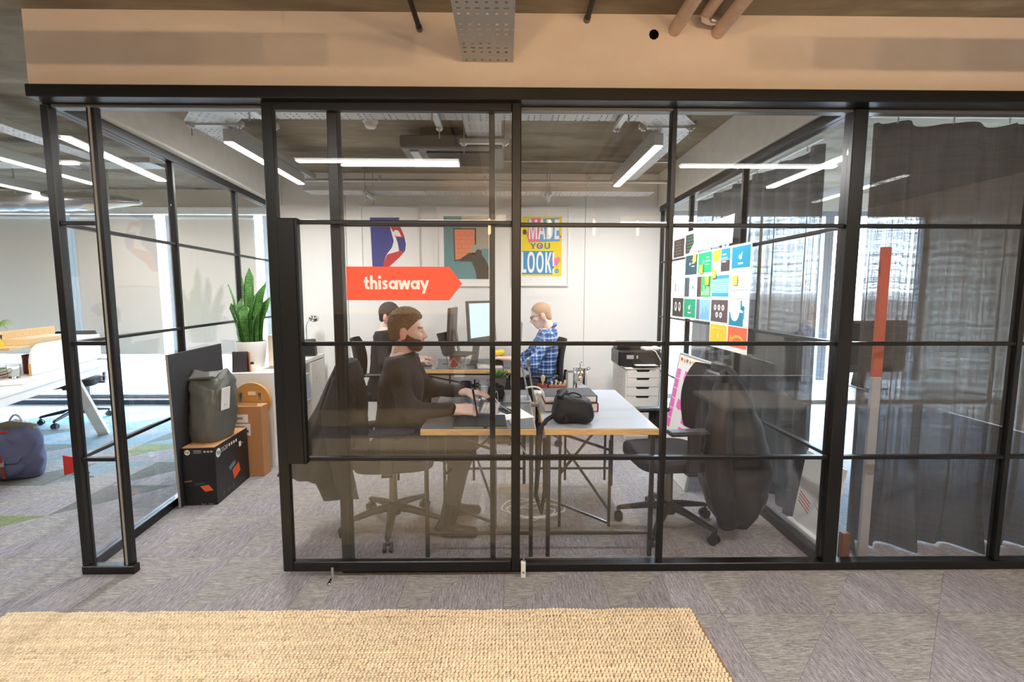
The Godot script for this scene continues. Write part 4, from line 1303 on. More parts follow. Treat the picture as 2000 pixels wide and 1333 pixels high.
# ---------------------------------------------------------------- shelves, boxes, plant, printer
func storage() -> void:
	var wl := mats["white_lam"] as Material
	# cube shelf along the left partition
	var o := thing("cube_shelf", "low white cube shelf unit carrying the snake plant", "shelf", Vector3(-2.145, 0, -2.16), 0.045)
	var dep := 0.37
	var len_ := 1.30
	var hgt := 0.80
	for z: float in [-len_ * 0.5 + 0.019, len_ * 0.5 - 0.019]:
		part(o, "side_panel", bx(Vector3(0, hgt * 0.5, z), Vector3(dep, hgt, 0.038), 0.002), wl)
	for y: float in [0.019, hgt - 0.019]:
		part(o, "top_panel" if y > 0.4 else "bottom_panel", bx(Vector3(0, y, 0), Vector3(dep, 0.038, len_ - 0.077), 0.002), wl)
	part(o, "divider", bx(Vector3(0, hgt * 0.5, 0.21), Vector3(dep - 0.004, hgt - 0.08, 0.017)), wl)
	part(o, "divider", bx(Vector3(0, hgt * 0.5, -0.21), Vector3(dep - 0.004, hgt - 0.08, 0.017)), wl)
	part(o, "shelf_board", bx(Vector3(0, hgt * 0.5, 0), Vector3(dep - 0.004, 0.017, len_ - 0.08)), wl)
	part(o, "back_panel", bx(Vector3(-dep * 0.5 + 0.004, hgt * 0.5, 0), Vector3(0.006, hgt - 0.08, len_ - 0.08)), wl)
	for y: float in [0.22, 0.58]:
		var dr := part(o, "door", bx(Vector3(dep * 0.5 - 0.004, y, -0.42), Vector3(0.016, 0.345, 0.385), 0.002), wl)
		part(dr, "knob", tb([Vector3(dep * 0.5 + 0.004, y, -0.36), Vector3(dep * 0.5 + 0.024, y, -0.36)], 0.008, 10), mats["chrome"])
	var bc := [rgb(38, 52, 84), rgb(190, 186, 176), rgb(44, 44, 48), rgb(120, 40, 40), rgb(66, 92, 110), rgb(200, 196, 190)]
	for k in 9:
		var hh := 0.24 + 0.02 * ((k * 7) % 4)
		var zz := 0.60 - 0.036 * k if k < 5 else 0.16 - 0.034 * (k - 5)
		var yb := 0.04 if k % 2 == 0 or k > 4 else 0.04
		var bk := thing("book", ["navy", "pale", "black", "dark red", "teal", "cream"][k % 6] + (" book upright in the white shelf bay nearest the brown box" if k < 5 else " book upright in the middle bay of the white shelf"), "book", Vector3(-2.06, yb + 0.003, -2.16 + zz - 0.02), 0.0, "books in the cube shelf")
		part(bk, "cover", bx(Vector3(0, hh * 0.5, 0), Vector3(0.18, hh, 0.028), 0.002), mat("book_%d" % (k % 6), bc[k % 6], 0.6))
		part(bk, "pages", bx(Vector3(-0.004, hh * 0.5, 0), Vector3(0.176, hh + 0.0006, 0.022)), mats["white_paper"])
	var bin_ := thing("storage_bin", "pale blue box file in the upper bay of the white shelf", "box", Vector3(-2.07, 0.411, -2.16), 0.02)
	part(bin_, "box", bx(Vector3(0, 0.13, 0), Vector3(0.24, 0.26, 0.30), 0.006), mat("pale_blue", rgb(176, 190, 206), 0.6))
	part(bin_, "label_holder", bx(Vector3(0.121, 0.15, 0), Vector3(0.003, 0.05, 0.08), 0.001), mats["white_paper"])
	# on the shelf
	var p := thing("snake_plant", "tall snake plant in a white tapered pot", "plant", Vector3(-2.195, 0.80, -1.72))
	part(p, "pot", lt([Vector2(0.0, 0.0), Vector2(0.088, 0.0), Vector2(0.092, 0.006), Vector2(0.126, 0.238), Vector2(0.124, 0.246), Vector2(0.116, 0.244), Vector2(0.112, 0.21), Vector2(0.0, 0.21)], 32), mat("pot_white", rgb(244, 243, 240), 0.3))
	part(p, "soil", lt([Vector2(0.112, 0.211), Vector2(0.05, 0.222), Vector2(0.0, 0.224)], 20), mat("soil", rgb(60, 44, 34), 1.0))
	var leaf := mat("sansevieria", Color(1, 1, 1), 0.35)
	leaf.albedo_texture = noise_tex(0.03, [[0.0, rgb(30, 64, 30)], [0.42, rgb(58, 106, 46)], [0.55, rgb(92, 146, 66)], [0.7, rgb(52, 100, 44)], [1.0, rgb(132, 172, 84)]], 21, 256)
	tri(leaf, Vector3(2.0, 9.0, 2.0), false)
	var rng := RandomNumberGenerator.new()
	rng.seed = 12
	var spec := [[-0.06, 0.02, 0.52, -0.20], [-0.03, 0.05, 0.40, -0.04], [0.0, 0.06, 0.36, 0.02], [0.03, 0.04, 0.44, 0.10], [0.06, 0.02, 0.54, 0.20], [0.07, -0.03, 0.42, 0.24], [0.0, -0.02, 0.66, 0.03], [-0.02, 0.0, 0.58, -0.05], [-0.07, -0.03, 0.36, -0.26], [0.03, -0.05, 0.46, 0.08], [0.05, 0.055, 0.30, 0.16], [-0.05, 0.055, 0.28, -0.14], [0.012, 0.03, 0.50, 0.06]]
	for q: Array in spec:
		var h: float = q[2]
		var pts := []
		var turn := rng.randf_range(-0.8, 0.8)
		var wid := rng.randf_range(0.022, 0.030)
		for k in 9:
			var t := k / 8.0
			var c := Vector3(q[0] + q[3] * h * t * t, 0.21 + h * t, q[1] + 0.04 * rng.randf() * t + 0.02 * sin(t * 4.0 + turn))
			var w: float = wid * (0.55 + 1.2 * t) * (1.0 if t < 0.6 else sqrt(maxf(0.0, 1.0 - pow((t - 0.6) / 0.4, 2.0)))) + 0.0006
			var s := Vector3(cos(turn + 0.5 * t), 0, sin(turn + 0.5 * t))
			var nrm := Vector3.UP.cross(s)
			var ring := []
			for j in 8:
				var a := TAU * j / 8
				ring.append(c + s * cos(a) * w + nrm * (sin(a) * 0.004 - 0.35 * w * pow(absf(cos(a)), 2.0)))
			pts.append(ring)
		var g := G.new()
		g.loft(pts)
		part(p, "leaf", g, leaf)
	var db := thing("dark_case", "small dark open case with a copper lid by the plant pot", "box", Vector3(-2.215, 0.80, -1.57), 0.25)
	part(db, "case", bx(Vector3(0, 0.085, 0), Vector3(0.115, 0.17, 0.03), 0.003, Basis(Vector3.RIGHT, -0.14)), mat("case_dark", rgb(58, 54, 56), 0.5))
	part(db, "lid", bx(Vector3(0.07, 0.085, 0.015), Vector3(0.012, 0.165, 0.06), 0.003, Basis(Vector3.UP, 0.4) * Basis(Vector3.RIGHT, -0.14)), mat("copper", rgb(196, 128, 104), 0.35, 0.6))
	var bt := thing("bottle", "small clear bottle with a dark cap beside the dark case", "bottle", Vector3(-2.12, 0.80, -1.575))
	part(bt, "body", lt([Vector2(0, 0), Vector2(0.022, 0), Vector2(0.023, 0.05), Vector2(0.012, 0.064), Vector2(0, 0.064)], 14), mat("bottle_glass", rgb(216, 206, 190), 0.15))
	part(bt, "cap", lt([Vector2(0, 0.064), Vector2(0.013, 0.064), Vector2(0.013, 0.082), Vector2(0, 0.082)], 12), mats["shoe"])
	var cb := thing("cream_box", "upright cream box behind the plant pot", "box", Vector3(-2.09, 0.80, -1.96))
	part(cb, "box", bx(Vector3(0, 0.14, 0), Vector3(0.10, 0.28, 0.14), 0.003), mat("cream_card", rgb(226, 208, 184), 0.7))
	part(cb, "lid", bx(Vector3(0, 0.29, 0), Vector3(0.06, 0.04, 0.06), 0.012), mats["black_plastic"])
	var gb := thing("grey_book", "grey book lying flat on the white shelf", "book", Vector3(-2.02, 0.80, -1.72), 0.1)
	part(gb, "cover", bx(Vector3(0, 0.008, 0), Vector3(0.10, 0.016, 0.16), 0.002), mat("book_grey", rgb(110, 100, 96), 0.6))
	part(gb, "pages", bx(Vector3(0.002, 0.008, 0), Vector3(0.0985, 0.011, 0.161)), mats["white_paper"])
	var sp := thing("speaker", "dark fabric speaker on the far end of the white shelf", "speaker", Vector3(-2.08, 0.80, -2.60), 0.3)
	part(sp, "body", bx(Vector3(0, 0.085, 0), Vector3(0.17, 0.17, 0.13), 0.012, Basis(Vector3.BACK, 0.06)), mat("speaker_grey", rgb(70, 70, 72), 0.8))
	part(sp, "grille", bx(Vector3(0.0, 0.085, 0.066), Vector3(0.145, 0.145, 0.006), 0.003), mats["black_fabric"])
	var dl := thing("desk_lamp", "chrome ball desk lamp reaching out by the back wall", "lamp", Vector3(-2.14, 0.80, -2.73))
	part(dl, "base", lt([Vector2(0, 0), Vector2(0.06, 0), Vector2(0.06, 0.012), Vector2(0, 0.016)], 20), mats["chrome"])
	part(dl, "stem", tb([Vector3(0, 0.01, 0), Vector3(0, 0.30, 0)], 0.006), mats["chrome"])
	part(dl, "arm", tb([Vector3(0, 0.30, 0), Vector3(0.03, 0.36, 0.02), Vector3(0.07, 0.385, 0.04)], 0.005), mats["chrome"])
	var hd := G.new()
	hd.ball(Vector3(0.105, 0.385, 0.05), Vector3(0.055, 0.036, 0.055), 20)
	part(dl, "shade", hd, mats["chrome"])
	# dark board leaning on the glass
	var bd := thing("leaning_board", "large black board leaning on the glass side wall", "board", LEFT_A + LEFT_DIR * 1.10 + Vector3(0.994, 0, -0.109) * 0.066, 0.0)
	bd.basis = Basis(Vector3.UP, 0.1096) * Basis(Vector3.BACK, 0.018)
	part(bd, "panel", bx(Vector3(0, 0.525, 0), Vector3(0.018, 1.05, 0.73), 0.002), mat("board_black", rgb(46, 46, 49), 0.75))
	part(bd, "edge_strip", bx(Vector3(0, 0.525, 0.3665), Vector3(0.014, 1.04, 0.003)), mats["grey_rubber"])
	# printer carton: local x to the right, front towards the camera
	var bx1 := thing("printer_carton", "black printer carton with orange pictures standing on the carpet", "box", Vector3(-2.118, 0, -1.03), 0.085)
	var hb := 0.405
	var sx := 0.215
	var sz := 0.49
	part(bx1, "carton", bx(Vector3(0, hb * 0.5, 0), Vector3(sx, hb, sz), 0.002), mat("carton_black", rgb(27, 27, 30), 0.4))
	part(bx1, "top_flap", bx(Vector3(0, hb + 0.0015, 0), Vector3(sx - 0.004, 0.003, sz - 0.004)), mats["board"])
	var pr := G.new()
	var F := Transform3D(Basis(), Vector3(0, 0, sz * 0.5))
	var S := Transform3D(Basis(Vector3(0, 0, -1), Vector3.UP, Vector3(1, 0, 0)), Vector3(sx * 0.5, 0, 0))
	var wh := rgb(240, 240, 240)
	for q: Array in [[F, -0.07, 0.375, 0.018], [S, -0.20, 0.355, 0.032]]:
		pr.disc(q[1], q[2], q[3], 0.001, wh, q[0])
		pr.text("hp", q[3] * 0.85, 0.0016, rgb(30, 30, 34), (q[0] as Transform3D) * Transform3D(Basis(), Vector3(q[1], q[2] + 0.002, 0)))
	pr.text("3520", 0.030, 0.001, wh, S * Transform3D(Basis(), Vector3(-0.115, 0.360, 0)), false)
	for k in 4: pr.rect(-0.055 + k * 0.035, 0.352, -0.036 + k * 0.035, 0.372, 0.001, wh, S)
	for k in 3: pr.rect(-0.03, 0.386 - k * 0.009, 0.02, 0.389 - k * 0.009, 0.001, rgb(190, 190, 190), F)
	for k in 3: pr.rect(0.035 + k * 0.022, 0.372, 0.05 + k * 0.022, 0.384, 0.001, rgb(190, 190, 190), F)
	pr.stroke([Vector2(0.10, 0.30), Vector2(0.10, 0.335), Vector2(0.13, 0.335), Vector2(0.13, 0.30), Vector2(0.10, 0.30)], 0.004, 0.001, wh, S)
	pr.stroke([Vector2(0.14, 0.315), Vector2(0.165, 0.315)], 0.004, 0.001, wh, S)
	pr.flat([Vector2(0.0, 0.135), Vector2(0.055, 0.145), Vector2(0.085, 0.105), Vector2(0.03, 0.095)], 0.001, rgb(222, 96, 44), F)
	pr.flat([Vector2(-0.05, 0.155), Vector2(0.02, 0.165), Vector2(0.05, 0.15), Vector2(-0.02, 0.142)], 0.0012, rgb(58, 60, 66), F)
	pr.flat([Vector2(-0.10, 0.175), Vector2(-0.05, 0.18), Vector2(-0.05, 0.17), Vector2(-0.10, 0.165)], 0.0012, rgb(150, 84, 44), F)
	pr.flat([Vector2(-0.02, 0.165), Vector2(0.08, 0.19), Vector2(0.10, 0.12), Vector2(0.0, 0.085)], 0.001, rgb(226, 90, 40), S)
	pr.flat([Vector2(-0.07, 0.205), Vector2(0.02, 0.225), Vector2(0.03, 0.195), Vector2(-0.05, 0.17)], 0.0012, rgb(96, 130, 150), S)
	for k in 3: pr.stroke([Vector2(-0.16 + 0.07 * k, 0.03), Vector2(-0.16 + 0.07 * k, 0.05), Vector2(-0.14 + 0.07 * k, 0.05)], 0.003, 0.001, rgb(170, 170, 170), S)
	for k in 2: pr.stroke([Vector2(0.0 + 0.05 * k, 0.012), Vector2(0.015 + 0.05 * k, 0.005), Vector2(0.03 + 0.05 * k, 0.012)], 0.003, 0.001, rgb(170, 170, 170), F)
	part(bx1, "print", pr, printed).set_meta("kind", "stuff")
	# grey poly mailer on the carton
	var pm := mat("mailer", rgb(98, 100, 94), 0.34)
	var m := thing("parcel_bag", "bulging grey plastic mailing bag leaning on the printer carton", "parcel", Vector3(-2.105, hb + 0.004, -1.0), -0.12)
	var rings := []
	for k in 17:
		var t := k / 16.0
		var s := 1.0 if t < 0.78 else 1.0 - 0.08 * (t - 0.78) / 0.22
		var w := (0.205 + 0.05 * t) * s
		var dd := 0.32 * (1.0 - 0.30 * pow(t, 2.0)) * (0.80 + 0.20 * sin(minf(t * 5.0, 1.57)))
		if t > 0.86: dd *= 1.0 - 0.55 * (t - 0.86) / 0.14
		var ring := []
		var base := sup(w, dd, 0.0, 40, 3.2)
		for j in base.size():
			var q: Vector3 = base[j]
			var wr := 0.005 * sin(j * 1.7 + 9.0 * t) + 0.004 * sin(j * 3.1 - 21.0 * t) + 0.006 * sin(t * 30.0 + j * 0.4) * (1.0 if t > 0.7 else 0.4)
			q *= 1.0 + wr * 5.0
			ring.append(q + Vector3(-0.03 + 0.02 * sin(t * 3.0), t * (0.47 + 0.035 * sin(j * 0.157 * 2.0)), -0.01 - 0.02 * t))
		rings.append(ring)
	var mg := G.new()
	mg.loft(rings)
	part(m, "bag", mg, pm)
	part(m, "folded_top", bx(Vector3(-0.01, 0.468, 0.055), Vector3(0.22, 0.02, 0.08), 0.008, Basis(Vector3.RIGHT, 0.5) * Basis(Vector3.BACK, 0.12)), pm)
	part(m, "address_label", bx(Vector3(0.112, 0.30, 0.02), Vector3(0.004, 0.16, 0.085), 0.001, Basis(Vector3.BACK, -0.10)), mats["white_paper"])
	# tall brown carton and the round stool seat behind
	var b2 := thing("cardboard_box", "tall brown cardboard box with white labels by the white shelf", "box", Vector3(-2.052, 0, -1.36), 0.04)
	part(b2, "carton", bx(Vector3(0, 0.285, 0), Vector3(0.25, 0.57, 0.115), 0.003), mats["board"])
	part(b2, "flap", bx(Vector3(-0.02, 0.58, 0.045), Vector3(0.22, 0.03, 0.003), 0.0, Basis(Vector3.RIGHT, -0.3)), mats["board"])
	var lb := G.new()
	var B := Transform3D(Basis(), Vector3(0, 0, 0.0577))
	lb.rect(-0.10, 0.44, 0.02, 0.505, 0.0008, wh, B)
	lb.rect(-0.11, 0.335, 0.035, 0.43, 0.001, wh, B)
	lb.rect(-0.11, 0.12, -0.03, 0.23, 0.001, wh, B)
	lb.rect(-0.09, 0.465, -0.02, 0.482, 0.0012, rgb(150, 144, 150), B)
	for k in 4: lb.rect(-0.09, 0.355 + 0.016 * k, -0.04 + 0.01 * k, 0.361 + 0.016 * k, 0.0015, rgb(120, 120, 120), B)
	lb.rect(0.0, 0.36, 0.02, 0.38, 0.0015, rgb(90, 90, 90), B)
	lb.rect(-0.10, 0.13, -0.06, 0.16, 0.0015, rgb(210, 90, 90), B)
	part(b2, "labels", lb, printed)
	var stl := thing("stool_seat", "round wooden stool seat standing upside against the shelf end", "stool", Vector3(-2.07, 0.43, -1.455))
	var rim := G.new()
	rim.tube([Vector3(0, 0.15, -0.012), Vector3(0, 0.15, 0.012)], 0.15, 36)
	part(stl, "seat", rim, mat("stool_wood", rgb(206, 152, 82), 0.5))
	for e: float in [-1.0, 1.0]:
		var br := part(stl, "bracket", bx(Vector3(e * 0.075 - 0.005, 0.155, 0.018), Vector3(0.022, 0.14, 0.010), 0.002), mats["steel"])
		for y: float in [0.11, 0.20]:
			part(br, "screw", tb([Vector3(e * 0.075 - 0.005, y, 0.022), Vector3(e * 0.075 - 0.005, y, 0.027)], 0.006, 8), mats["grey_metal"])
	part(stl, "maker_label", bx(Vector3(0.005, 0.215, 0.0135), Vector3(0.06, 0.03, 0.001)), mat("label_cream", rgb(236, 224, 190), 0.8))
	# drawer unit and printer at the right
	var du := thing("drawer_unit", "white drawer unit with cut-out handles under the printer", "drawers", Vector3(1.345, 0, -2.49))
	var body := G.new()
	body.box(Vector3(0, 0.355, -0.008), Vector3(0.335, 0.70, 0.56), Basis(), 0.002)
	part(du, "carcass", body, wl)
	var ys := [0.045, 0.215, 0.335, 0.455, 0.545, 0.635, 0.715]
	for k in 6:
		var h: float = ys[k + 1] - ys[k] - 0.004
		var w := 0.31
		# front with a scooped notch at its top edge
		var pl := PackedVector2Array([Vector2(-w * 0.5, 0), Vector2(w * 0.5, 0), Vector2(w * 0.5, h), Vector2(0.07, h), Vector2(0.055, h - 0.022), Vector2(-0.055, h - 0.022), Vector2(-0.07, h), Vector2(-w * 0.5, h)])
		var dg := G.new()
		dg.prism(pl, 0.016, Transform3D(Basis(), Vector3(0, ys[k], 0.274)))
		var dr := part(du, "drawer", dg, wl)
		part(dr, "handle_slot", bx(Vector3(0, ys[k] + h - 0.010, 0.2735), Vector3(0.13, 0.02, 0.002)), mats["black_plastic"])
	part(du, "top", bx(Vector3(0, 0.723, 0), Vector3(0.345, 0.012, 0.58), 0.002), wl)
	var pn := thing("printer", "black inkjet printer with open paper tray on the drawer unit", "printer", Vector3(1.33, 0.73, -2.44))
	part(pn, "body", bx(Vector3(0, 0.085, 0), Vector3(0.43, 0.15, 0.34), 0.014), mat("printer_black", rgb(34, 34, 36), 0.35))
	part(pn, "lid", bx(Vector3(-0.02, 0.185, -0.06), Vector3(0.36, 0.05, 0.20), 0.008), mat("printer_lid", rgb(24, 24, 26), 0.3))
	part(pn, "scanner_cover", bx(Vector3(-0.02, 0.225, -0.09), Vector3(0.32, 0.018, 0.10), 0.006), mats["printer_lid"])
	part(pn, "control_panel", bx(Vector3(-0.10, 0.10, 0.172), Vector3(0.07, 0.04, 0.006), 0.002), mat("panel_grey", rgb(170, 170, 168), 0.4))
	part(pn, "button", bx(Vector3(-0.03, 0.10, 0.172), Vector3(0.016, 0.03, 0.006), 0.002), mats["panel_grey"])
	part(pn, "paper_tray", bx(Vector3(0.045, 0.018, 0.20), Vector3(0.26, 0.012, 0.10), 0.003), mats["printer_lid"])
	part(pn, "paper", bx(Vector3(0.045, 0.026, 0.205), Vector3(0.21, 0.004, 0.10)), mats["white_paper"])
	var rt := thing("router", "white router lying on top of the printer", "router", Vector3(1.46, 0.888, -2.36), 0.15)
	part(rt, "body", bx(Vector3(0, 0.018, 0), Vector3(0.17, 0.032, 0.13), 0.008), mats["white_paint"])
	for e in 2:
		part(rt, "cable", tb([Vector3(-0.03 + 0.09 * e, 0.015, 0.065), Vector3(0.0 + 0.06 * e, 0.0, 0.11), Vector3(0.05 + 0.0 * e, -0.10, 0.14), Vector3(0.055, -0.17, 0.15), Vector3(0.04, -0.36, 0.15), Vector3(0.05, -0.5, 0.15)], 0.004, 6), mats["white_paint"] if e == 0 else mats["black_plastic"])
	# whiteboard leaning by the right glass
	var wb := thing("whiteboard", "white board covered in pink notes leaning by the right glass", "whiteboard", Vector3(1.33, 0, -1.30))
	wb.basis = Basis(Vector3(0, 0, 1), Vector3(0.17, 0.9854, 0), Vector3(-0.9854, 0.17, 0))
	part(wb, "board", bx(Vector3(0, 0.485, 0), Vector3(0.62, 0.96, 0.012), 0.002), mats["white_paint"])
	var fr := G.new()
	for e: float in [-1.0, 1.0]:
		fr.box(Vector3(e * 0.314, 0.485, 0.002), Vector3(0.012, 0.98, 0.02), Basis(), 0.003)
		fr.box(Vector3(0, 0.485 + e * 0.484, 0.002), Vector3(0.616, 0.012, 0.02), Basis(), 0.003)
	part(wb, "frame", fr, mats["galv"])
	part(wb, "prop_leg", tb([Vector3(0, 0.90, -0.008), Vector3(0, 0.05, -0.24)], 0.008, 8), mats["galv"])
	rng.seed = 3
	var pink := mat("note_pink", rgb(244, 104, 196), 0.8)
	var spots := []
	for k in 6: spots.append([-0.265, 0.80 - 0.085 * k, 0.02 * (k % 3)])
	for k in 4: spots.append([-0.10 + 0.07 * k, 0.80 - 0.015 * k, -0.12])
	spots.append([0.20, 0.89, 0.1])
	for k in 4: spots.append([-0.08 + 0.075 * k, 0.66, 0.28])
	for k in 4: spots.append([-0.13 + 0.078 * k, 0.56, -0.2 + 0.1 * k])
	for k in 3: spots.append([0.02 + 0.08 * k, 0.47, 0.0])
	spots.append([0.0, 0.36, 0.1])
	for q: Array in spots:
		var nt := thing("sticky_note", "pink sticky note on the leaning white board", "sticky note", Vector3.ZERO, 0.0, "pink notes on the white board")
		nt.transform = wb.transform * Transform3D(Basis(Vector3.BACK, q[2]), Vector3(q[0], q[1], 0.0072))
		part(nt, "note", bx(Vector3.ZERO, Vector3(0.074, 0.076, 0.001)), pink)
	for k in 6:
		var mg2 := thing("magnet", ["red", "yellow", "red", "silver", "yellow", "red"][k] + " round magnet along the top of the white board", "magnet", Vector3.ZERO, 0.0, "magnets on the white board")
		mg2.transform = wb.transform * Transform3D(Basis(), Vector3(-0.25 + 0.06 * k, 0.925, 0.0065))
		part(mg2, "disc", tb([Vector3.ZERO, Vector3(0, 0, 0.008)], 0.013, 12), mat("magnet_%d" % k, [rgb(210, 60, 40), rgb(240, 190, 40), rgb(220, 70, 50), rgb(180, 180, 180), rgb(240, 190, 40), rgb(200, 50, 50)][k], 0.4))
# ---------------------------------------------------------------- things on the desks
func monitor(label: String, at: Vector3, turn: float, w: float, h: float, y: float, lit: bool, tilt := 0.0, silver := false) -> Node3D:   # faces local +z
	var o := thing("monitor", label, "monitor", at, turn)
	var case_ := mat("mon_alu", rgb(198, 200, 202), 0.35, 0.5) if silver else mat("mon_dark", rgb(62, 60, 58), 0.4)
	var B := Basis(Vector3.RIGHT, tilt)
	part(o, "case", bx(Vector3(0, y, -0.012), Vector3(w, h, 0.028), 0.006, B), case_)
	var sm: StandardMaterial3D
	if lit:
		sm = mat("screen_glow", rgb(20, 22, 24), 0.2)
		sm.emission_enabled = true
		sm.emission = Color(0.80, 0.90, 1.0)
		sm.emission_energy_multiplier = 0.75
	else:
		sm = mat("screen_off", rgb(26, 28, 32), 0.15)
	part(o, "screen", bx(B * Vector3(0, 0.018 if not silver else 0.03, 0.003) + Vector3(0, y, 0), Vector3(w - 0.05, h - (0.085 if not silver else 0.11), 0.004), 0.0, B), sm)
	var st := G.new()
	st.bar(Vector3(0, 0.008, -0.10), Vector3(0, y - 0.02, -0.045), 0.12, 0.010, 0.003)
	part(o, "stand", st, mats["mon_alu"] if silver else mats["grey_metal"])
	part(o, "foot", bx(Vector3(0, 0.004, -0.02), Vector3(0.20, 0.008, 0.19), 0.003), mats["mon_alu"] if silver else mats["grey_metal"])
	if silver:
		part(o, "chin_logo", tb([B * Vector3(0, -h * 0.5 + 0.04, 0.0025) + Vector3(0, y, 0), B * Vector3(0, -h * 0.5 + 0.04, 0.004) + Vector3(0, y, 0)], 0.012, 10), mats["black_plastic"])
	return o

func keyboard(label: String, at: Vector3, turn: float) -> void:
	var o := thing("keyboard", label, "keyboard", at, turn, "white keyboards")
	part(o, "base", bx(Vector3(0, 0.004, 0), Vector3(0.28, 0.008, 0.115), 0.003), mats["mon_alu"])
	var g := G.new()
	for r in 5:
		for c in 13: g.box(Vector3(-0.126 + 0.021 * c, 0.0095, -0.042 + 0.021 * r), Vector3(0.0175, 0.004, 0.0175), Basis(), 0.001)
	part(o, "keys", g, mats["white_paint"]).set_meta("kind", "stuff")

func mouse(label: String, at: Vector3, turn: float) -> void:
	var o := thing("mouse", label, "mouse", at, turn, "white computer mice")
	var r := []
	for k in 7:
		var t := k / 6.0
		r.append(sup(0.060 * sqrt(1.0 - t * t * 0.96), 0.108 * sqrt(1.0 - t * t * 0.96), 0.002 + 0.020 * t, 24, 3.0))
	var g := G.new()
	g.loft(r)
	part(o, "shell", g, mats["white_paint"])
	part(o, "sole", bx(Vector3(0, 0.002, 0), Vector3(0.045, 0.004, 0.085), 0.001), mats["grey_metal"])

func tumbler(label: String, at: Vector3, r: float, h: float, fill: float) -> void:
	var o := thing("drinking_glass", label, "glass", at, 0.0, "water glasses")
	var gm := mat("solid_glass", Color(1, 1, 1, 0.0), 0.0)
	gm.refraction_enabled = true
	gm.refraction_scale = 0.05
	part(o, "glass", lt([Vector2(0, 0), Vector2(r * 0.80, 0), Vector2(r * 0.84, 0.004), Vector2(r, h), Vector2(r - 0.003, h), Vector2(r * 0.80, 0.012), Vector2(0, 0.012)], 24), gm)
	if fill > 0.0:
		var wm := mat("water", Color(1, 1, 1, 0.0), 0.0)
		wm.refraction_enabled = true
		wm.refraction_scale = 0.033
		part(o, "water", lt([Vector2(0, 0.0125), Vector2(r * 0.79, 0.0125), Vector2(r - 0.0042 - (1.0 - fill) * r * 0.2, h * fill), Vector2(0, h * fill)], 24), wm)

